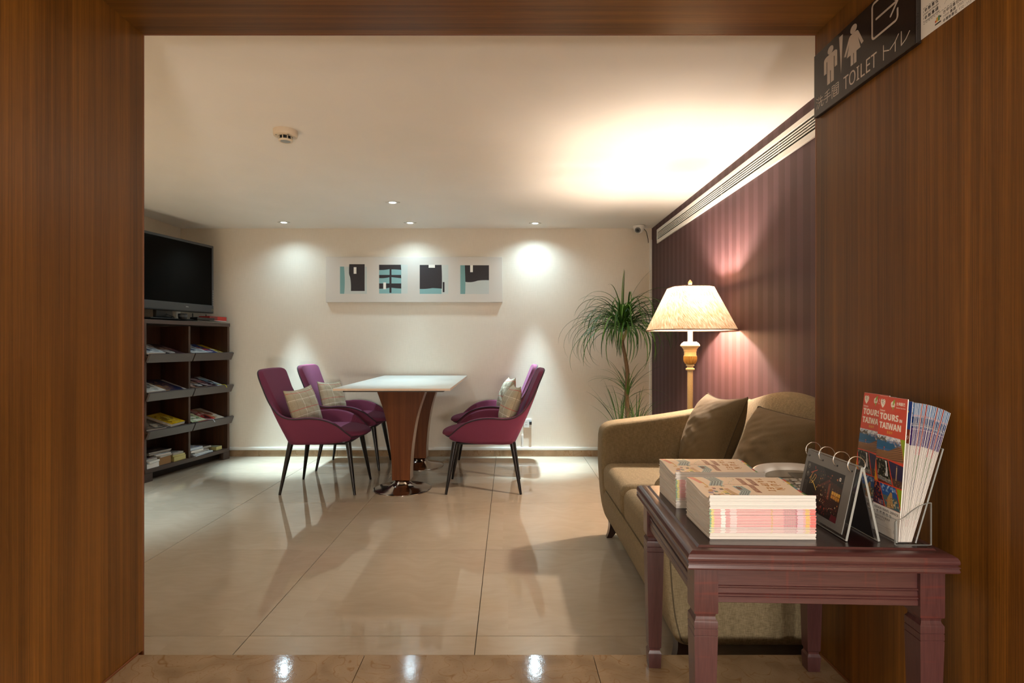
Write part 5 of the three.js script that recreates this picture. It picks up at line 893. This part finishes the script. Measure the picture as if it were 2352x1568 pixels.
  for (const z of [-0.083, -0.028, 0.027, 0.078]) { const g = new THREE.TorusGeometry(0.0175, 0.0010, 8, 48); g.translate(-0.002, 0.1475, z); part(t, 'ring', g, M.wire); }
  for (const z of [-0.083, -0.028, 0.027, 0.078]) { const g = new THREE.CylinderGeometry(0.0022, 0.0022, 0.0006, 12); g.rotateZ(Math.PI / 2); g.translate(-0.0046, 0.1365, z); g.rotateZ(-lean); g.translate(-0.0345, 0.0004, 0); part(t, 'punch_hole', g, M.black); }
}

// ---------------------------------------------------------------- clear holder with tour leaflets
const HX = 0.79, HD = 1.065;
{
  const t = thing('leaflet_holder', 'clear acrylic leaflet holder at the right end of the side table', 'holder', onTable(HX, HD + 0.09));
  const prof = [[-0.032, 0], [0.039, 0], [0.039, 0.083], [0.030, 0.0815], [0.015, 0.076], [0.0, 0.066], [-0.013, 0.055], [-0.022, 0.050], [-0.029, 0.049], [-0.032, 0.044]];
  for (const z of [0.0905, -0.0935]) { const g = extr(prof, 0.003, 0.0006); g.translate(0, 0, z - 0.0015); const sp = part(t, 'side_plate', triUV(g), M.acrylic), pp = prof.map(([a, b]) => new THREE.Vector3(a, b + 0.0004, z)), lines = []; for (let i = 0; i < pp.length; i++) { const q = pp[(i + 1) % pp.length], d = q.clone().sub(pp[i]), c = new THREE.BoxGeometry(d.length() + 0.0003, 0.0005, 0.0031); c.rotateZ(Math.atan2(d.y, d.x)); c.translate((pp[i].x + q.x) / 2, (pp[i].y + q.y) / 2, z); lines.push(c); } part(sp, 'polished_edge', merge(lines), M.acrylicEdge); }
  const back = box(0.0026, 0.193, 0.178, 0, 0.193 / 2, -0.001, 0.0006); back.rotateZ(-0.285); back.translate(0.0105, 0.003, 0); const bp = part(t, 'back_plate', back, M.acrylic), be = merge([box(0.0029, 0.193, 0.0010, 0, 0.193 / 2, 0.0880, 0.0003), box(0.0029, 0.0010, 0.178, 0, 0.193, -0.001, 0.0003)]); be.rotateZ(-0.285); be.translate(0.0105, 0.003, 0); part(bp, 'polished_edge', be, M.acrylicEdge);
  const fr = box(0.0024, 0.046, 0.178, 0, 0.023, -0.001, 0.0006); fr.rotateZ(0.02); fr.translate(-0.0265, 0.003, 0); const fp = part(t, 'front_plate', fr, M.acrylic), fe = merge([box(0.0027, 0.0010, 0.178, 0, 0.046, -0.001, 0.0003), box(0.0027, 0.046, 0.0010, 0, 0.023, 0.0880, 0.0003)]); fe.rotateZ(0.02); fe.translate(-0.0265, 0.003, 0); part(fp, 'polished_edge', fe, M.acrylicEdge);
  part(t, 'bottom_plate', box(0.050, 0.0026, 0.178, -0.003, 0.0016, -0.001, 0.0006), M.acrylic);
  part(t, 'divider', box(0.030, 0.05, 0.002, -0.004, 0.029, 0.0035, 0.0005), M.acrylic);
}
const tourDraw = (x, w, h) => {
  x.fillStyle = '#d24a31'; x.fillRect(0, 0, w, h); const P = (a, c) => { x.fillStyle = c; x.beginPath(); a.forEach(([p, q], i) => i ? x.lineTo(p * w, q * h) : x.moveTo(p * w, q * h)); x.closePath(); x.fill(); };
  const cream = '#efe6da', R = mulberry(77);
  // heart and island emblems
  x.fillStyle = cream; x.beginPath(); x.moveTo(0.13 * w, 0.088 * h); x.bezierCurveTo(-0.01 * w, 0.05 * h, 0.04 * w, 0.008 * h, 0.13 * w, 0.026 * h); x.bezierCurveTo(0.22 * w, 0.008 * h, 0.27 * w, 0.05 * h, 0.13 * w, 0.088 * h); x.fill();
  for (let k = 0; k < 22; k++) { x.fillStyle = ['#6e7f5a', '#b98a5a', '#59636e', '#a0705a'][k % 4]; x.beginPath(); x.ellipse((0.075 + 0.11 * R()) * w, (0.026 + 0.040 * R()) * h, 3 + R() * 6, 3 + R() * 5, R(), 0, 7); x.fill(); }
  x.fillStyle = cream; x.font = 'bold 34px sans-serif'; x.fillText('Taiwan', 0.03 * w, 0.112 * h); x.fillRect(0.04 * w, 0.119 * h, 0.19 * w, 2);
  x.fillStyle = cream; x.beginPath(); x.ellipse(0.50 * w, 0.052 * h, 0.075 * w, 0.024 * h, 0, 0, 7); x.fill(); x.fillStyle = '#8ea83a'; x.beginPath(); x.ellipse(0.525 * w, 0.036 * h, 0.030 * w, 0.024 * h, 0.3, 0, 7); x.fill(); P([[0.48, 0.068], [0.54, 0.068], [0.51, 0.098]], '#8ea83a'); for (let k = 0; k < 3; k++) { x.strokeStyle = '#b5503a'; x.lineWidth = 3; x.beginPath(); x.arc((0.455 + k * 0.04) * w, 0.055 * h, 9, 0, 7); x.stroke(); }
  x.strokeStyle = cream; glyphs(x, '台灣觀巴', 0.615 * w, 0.030 * h, 44, 6, 1.06); x.fillStyle = cream; x.font = 'bold 25px sans-serif'; x.fillText('Taiwan Tour Bus', 0.61 * w, 0.075 * h);
  x.fillStyle = cream; x.strokeStyle = cream; x.lineWidth = 5; x.lineJoin = 'round';
  const word = (s, px, py, size, sx, wd) => { x.save(); x.translate(px * w, py * h); x.font = `bold ${size}px sans-serif`; const k = wd * w / x.measureText(s).width; x.scale(k, 1); x.fillText(s, 0, 0); x.strokeText(s, 0, 0); x.restore(); };
  word('TOURS', 0.05, 0.170, 116, 1, 0.68); word('IN', 0.76, 0.170, 50, 1, 0.10); word('TAIWAN', 0.05, 0.236, 116, 1, 0.80);
  x.strokeStyle = '#dba32c'; glyphs(x, '自由行', 0.34 * w, 0.248 * h, 40, 5, 1.05);
  x.save(); x.translate(0, h * (0.288 - 0.315 * 0.9156)); x.scale(1, 0.9156);
  // picture tiles
  const photo = (poly, fn) => { x.save(); x.beginPath(); poly.forEach(([p, q], i) => i ? x.lineTo(p * w, q * h) : x.moveTo(p * w, q * h)); x.closePath(); x.clip(); fn(); x.restore(); x.strokeStyle = '#d2492e'; x.lineWidth = 6; x.stroke(); };
  const dots = (n, x0, x1, y0, y1, cs, s0, s1) => { for (let k = 0; k < n; k++) { x.globalAlpha = 0.75; x.fillStyle = cs[Math.floor(R() * cs.length)]; x.beginPath(); x.ellipse(lerp(x0, x1, R()) * w, lerp(y0, y1, R()) * h, s0 + R() * s1, (s0 + R() * s1) * 0.6, R() * 3, 0, 7); x.fill(); } x.globalAlpha = 1; };
  photo([[0, 0.315], [0.83, 0.315], [1.0, 0.495], [0, 0.495]], () => { P([[0, 0.3], [1, 0.3], [1, 0.5], [0, 0.5]], '#38669a'); P([[0, 0.31], [1, 0.31], [1, 0.345], [0, 0.35]], '#d9dde6'); dots(40, 0, 0.9, 0.32, 0.36, ['#eef0f2', '#a8b4c8', '#8f97b2'], 10, 30); dots(50, 0, 0.35, 0.325, 0.365, ['#3f3a34', '#55483a', '#6e6450'], 6, 18); P([[0, 0.36], [0.8, 0.37], [0.75, 0.41], [0, 0.42]], '#1f5d86'); P([[0, 0.44], [0.45, 0.43], [0.9, 0.36], [1, 0.38], [1, 0.5], [0, 0.5]], '#7d5534'); for (let k = 0; k < 22; k++) { x.strokeStyle = k % 2 ? '#c59a66' : '#4a3222'; x.lineWidth = 4; x.beginPath(); x.moveTo(0, (0.43 + k * 0.006) * h); x.quadraticCurveTo(0.5 * w, (0.45 + k * 0.004) * h, w, (0.36 + k * 0.010) * h); x.stroke(); } dots(30, 0.62, 0.98, 0.33, 0.38, ['#8f7f8a', '#6e5a52', '#b3a3a0'], 8, 18); dots(6, 0.25, 0.33, 0.40, 0.44, ['#d99a8a', '#5a2a2a', '#e8d2c2'], 5, 8); });
  P([[0.84, 0.315], [1, 0.315], [1, 0.478]], '#93ad22');
  photo([[0, 0.505], [0.44, 0.505], [0.66, 0.69], [0.14, 0.69]], () => { P([[0, 0.5], [0.7, 0.5], [0.7, 0.7], [0, 0.7]], '#2b2a24'); dots(90, 0.02, 0.6, 0.505, 0.685, ['#4f4c3a', '#77735c', '#1d1c18', '#8f8a72'], 8, 22); for (let k = 0; k < 16; k++) { x.strokeStyle = '#d9dde0'; x.lineWidth = 3 + R() * 5; x.beginPath(); x.moveTo((0.34 + R() * 0.06) * w, 0.515 * h); x.quadraticCurveTo((0.42 + R() * 0.05) * w, 0.58 * h, (0.36 + R() * 0.14) * w, 0.63 * h); x.stroke(); } x.strokeStyle = '#e2e2e0'; x.lineWidth = 5; for (let k = 0; k < 4; k++) { x.beginPath(); x.moveTo(0.1 * w, (0.645 + k * 0.01) * h); x.lineTo(0.66 * w, (0.66 + k * 0.010) * h); x.stroke(); } });
  photo([[0.47, 0.505], [1, 0.52], [1, 0.69], [0.70, 0.69]], () => { P([[0.4, 0.5], [1, 0.5], [1, 0.7], [0.4, 0.7]], '#3a3350'); P([[0.4, 0.62], [1, 0.64], [1, 0.7], [0.4, 0.7]], '#5a4238'); for (let k = 0; k < 9; k++) P([[0.765 - 0.012 + k * 0.001, 0.545 + k * 0.011], [0.795 + 0.012 - k * 0.001, 0.545 + k * 0.011], [0.79, 0.554 + k * 0.011], [0.77, 0.554 + k * 0.011]], '#d9b98a'); P([[0.776, 0.525], [0.784, 0.525], [0.79, 0.55], [0.77, 0.55]], '#c9a98a'); dots(60, 0.5, 1, 0.64, 0.69, ['#e0b26a', '#8a5a3a', '#f0d9a8', '#4a3a4a'], 2, 5); });
  P([[0, 0.60], [0.12, 0.69], [0, 0.69]], '#dd9a24');
  photo([[0, 0.70], [0.17, 0.70], [0.44, 0.872], [0, 0.872]], () => { P([[0, 0.7], [0.5, 0.7], [0.5, 0.9], [0, 0.9]], '#2c2238'); dots(80, 0, 0.35, 0.70, 0.86, ['#b3432a', '#d9702e', '#5a1f22', '#8a2a20', '#23305a'], 8, 20); for (let k = 0; k < 5; k++) P([[0.20 + k * 0.05, 0.83], [0.212 + k * 0.05, 0.83], [0.212 + k * 0.05, 0.865], [0.20 + k * 0.05, 0.865]], '#c9c2d9'); });
  photo([[0.20, 0.70], [0.78, 0.70], [1, 0.86], [1, 0.872], [0.47, 0.872]], () => { P([[0.1, 0.69], [1, 0.69], [1, 0.8], [0.1, 0.8]], '#2f5c9c'); P([[0.1, 0.78], [1, 0.78], [1, 0.9], [0.1, 0.9]], '#4a6a72'); dots(20, 0.3, 0.9, 0.71, 0.75, ['#cfd9e6', '#8fa9cc'], 10, 30); P([[0.52, 0.80], [0.58, 0.765], [0.62, 0.745], [0.68, 0.75], [0.70, 0.80], [0.78, 0.86], [0.52, 0.872]], '#b5905c'); dots(50, 0.40, 0.98, 0.79, 0.87, ['#c9a878', '#8a6a44', '#e0c79a', '#6e5a40'], 6, 18); });
  P([[0.82, 0.70], [1, 0.70], [1, 0.84]], '#93ad22');
  x.restore(); x.fillStyle = '#e9e4dc'; x.fillRect(0, 0.800 * h, w, 0.2 * h); x.fillStyle = '#2a2422'; x.font = 'bold 42px sans-serif'; const k = 0.88 * w / x.measureText('EDISON TRAVEL SERVICE').width; x.save(); x.translate(0.06 * w, 0.832 * h); x.scale(k, 1); x.fillText('EDISON TRAVEL SERVICE', 0, 0); x.restore(); x.strokeStyle = '#2a2422'; glyphs(x, '宏祥旅行社', 0.15 * w, 0.842 * h, 42, 5, 1.70); x.strokeStyle = '#77706a'; glyphs(x, '台由行社申位專線單', 0.10 * w, 0.876 * h, 28, 3, 1.35); glyphs(x, '訴申位由社行', 0.14 * w, 0.896 * h, 26, 3, 1.4); x.setLineDash([12, 8]); x.lineWidth = 3; x.beginPath(); x.moveTo(0.06 * w, 0.945 * h); x.lineTo(0.72 * w, 0.945 * h); x.stroke(); x.setLineDash([]); for (let q = 0; q < 5; q++) { x.beginPath(); x.arc(0.84 * w + Math.cos(q * 1.257) * 16, 0.950 * h + Math.sin(q * 1.257) * 16, 9, 0, 7); x.stroke(); }
};
M.tour = phys({ map: ctex(592, 1900, tourDraw), roughness: 0.35, clearcoat: 0.25 });
const leafTex = ctex(256, 1024, (x, w, h) => {                // blue and violet at the top, white below, bars at the near edge
  x.fillStyle = '#ece7e4'; x.fillRect(0, 0, w, h); const R = mulberry(5);
  x.fillStyle = '#7fa3d2'; x.fillRect(0, 0, w, 0.10 * h); x.fillStyle = '#d5dfee'; for (let k = 0; k < 40; k++) x.fillRect(R() * w, R() * 0.12 * h, 20 + 60 * R(), 5); x.fillStyle = '#34508e'; x.fillRect(0, 0.10 * h, w, 0.07 * h); for (let k = 0; k < 90; k++) { x.fillStyle = ['#e3dde8', '#2b2450', '#c77a9a', '#27306a', '#8f9cc9'][k % 5]; x.fillRect(R() * w, (0.12 + 0.13 * R()) * h, 10 + 34 * R(), 4 + 5 * R()); }
  x.fillStyle = '#4a2d80'; x.fillRect(0, 0.24 * h, w, 0.065 * h); x.fillStyle = '#b53038'; x.fillRect(w * 0.94, 0, w * 0.06, 0.37 * h); x.fillStyle = '#5c7a3a'; x.fillRect(w * 0.95, 0.37 * h, w * 0.05, 0.18 * h); x.fillStyle = '#2c2a52'; x.fillRect(w * 0.95, 0.55 * h, w * 0.05, 0.15 * h); x.fillStyle = '#5c7a3a'; x.fillRect(w * 0.95, 0.70 * h, w * 0.05, 0.13 * h); x.fillStyle = '#c2383a'; x.fillRect(w * 0.95, 0.84 * h, w * 0.05, 0.05 * h);
});
const leafTex2 = ctex(256, 1024, (x, w, h) => { x.drawImage(leafTex.image, 0, 0); const R = mulberry(6); x.fillStyle = '#ece7e4'; x.fillRect(w * 0.85, 0.305 * h, w * 0.15, 0.695 * h); x.fillStyle = '#86aad8'; x.fillRect(w * 0.85, 0, w * 0.15, 0.10 * h); x.fillStyle = '#34508e'; x.fillRect(w * 0.85, 0.10 * h, w * 0.15, 0.08 * h); for (let k = 0; k < 26; k++) { x.fillStyle = ['#e3dde8', '#2b2450', '#c7a0ba', '#27306a', '#dfe6f0'][k % 5]; x.fillRect(w * (0.85 + 0.12 * R()), (0.03 + 0.20 * R()) * h, 12, 4 + 8 * R()); } x.fillStyle = '#4a2d80'; x.fillRect(w * 0.85, 0.175 * h, w * 0.15, 0.13 * h); x.fillStyle = '#d9d3e4'; for (let k = 0; k < 7; k++) x.fillRect(w * (0.85 + 0.14 * R()), (0.18 + 0.05 * R()) * h, 10, 5); });
const leafTex3 = ctex(256, 1024, (x, w, h) => { x.fillStyle = '#ece7e4'; x.fillRect(0, 0, w, h); x.fillStyle = '#2c4c9a'; x.fillRect(0, 0, w, 0.2 * h); x.fillStyle = '#c9b13a'; for (let k = 0; k < 14; k++) x.fillRect(w * (0.6 + 0.3 * rnd()), (0.02 + 0.06 * rnd()) * h, 12, 10); x.fillStyle = '#35509c'; x.fillRect(0, 0.1 * h, w, 0.08 * h); x.fillStyle = '#8c3a22'; x.fillRect(0, 0.2 * h, w, 0.10 * h); x.fillStyle = '#ece7e4'; x.font = 'bold 34px sans-serif'; x.fillText('S', w * 0.84, 0.235 * h); x.fillText('ce)', w * 0.78, 0.265 * h); });
const leafMats = [leafTex, leafTex2, leafTex3].map((m) => phys({ map: m, roughness: 0.4, clearcoat: 0.2 }));
// one leaflet: width w (away from the photographer), height h, leaning from x0 at the foot to x1 at the top, near edge at distance d
function leaflet(label, group, x0, x1, d, w, h, t, face, tw = 0, edge = M.paper) {
  const o = thing('leaflet', label, 'leaflet', onTable(x0, d + w / 2, 0.0036), tw, group), lean = Math.asin(Math.min(0.6, (x1 - x0) / h));
  const b = new THREE.BoxGeometry(t, h, w); b.translate(0, h / 2, 0); b.rotateZ(-lean); part(o, 'sheets', triUV(b), edge);
  const f = faceLeft(planeFacing(w - 0.0004, h - 0.0004)); f.translate(-t / 2 - 0.00015, h / 2, 0); f.rotateZ(-lean); part(o, 'front_page', f, face);
}
const BH = 0.282;
leaflet('red tour leaflet with white lettering in the near half of the holder', undefined, 0.7715, 0.7900, HD + 0.006, 0.083, BH, 0.0016, M.tour, -0.02);
leaflet('blue leaflet showing a narrow strip just behind the near red leaflet', undefined, 0.7735, 0.7985, HD + 0.006, 0.083, BH - 0.004, 0.0008, leafMats[2]);
const NL = 24;
for (let i = 0; i < NL; i++) {
  const f = i / (NL - 1), j = (mulberry(i + 40)() - 0.5) * 0.0008;
  leaflet(`thin leaflet, ${ORD[i + 1]} of the blue and violet fan counted from the near red leaflet`, 'fanned leaflets in the holder', 0.7752 + 0.0205 * f, 0.8040 + 0.0690 * f + j, HD + 0.0055 + 0.0015 * mulberry(i + 9)(), 0.083, BH - 0.006 - 0.010 * f * f, 0.00045, leafMats[[5, 8, 15, 19].includes(i) ? 0 : 1]);
}
leaflet('red tour leaflet partly hidden by the nearer one, in the far half of the holder', undefined, 0.7830, 0.8160, HD + 0.0955, 0.082, BH, 0.0016, M.tour);
for (let i = 0; i < 3; i++) leaflet(`violet-topped leaflet, ${ORD[i + 1]} behind the farther red leaflet`, 'leaflets in the far half of the holder', 0.7860 + 0.003 * i, 0.8195 + 0.005 * i, HD + 0.0955, 0.082, BH - 0.003, 0.0008, leafMats[1]);

// ---------------------------------------------------------------- shadows on, render
scene.traverse((o) => { if (o.isMesh) { o.castShadow = true; o.receiveShadow = true; } });
renderer.render(scene, camera);
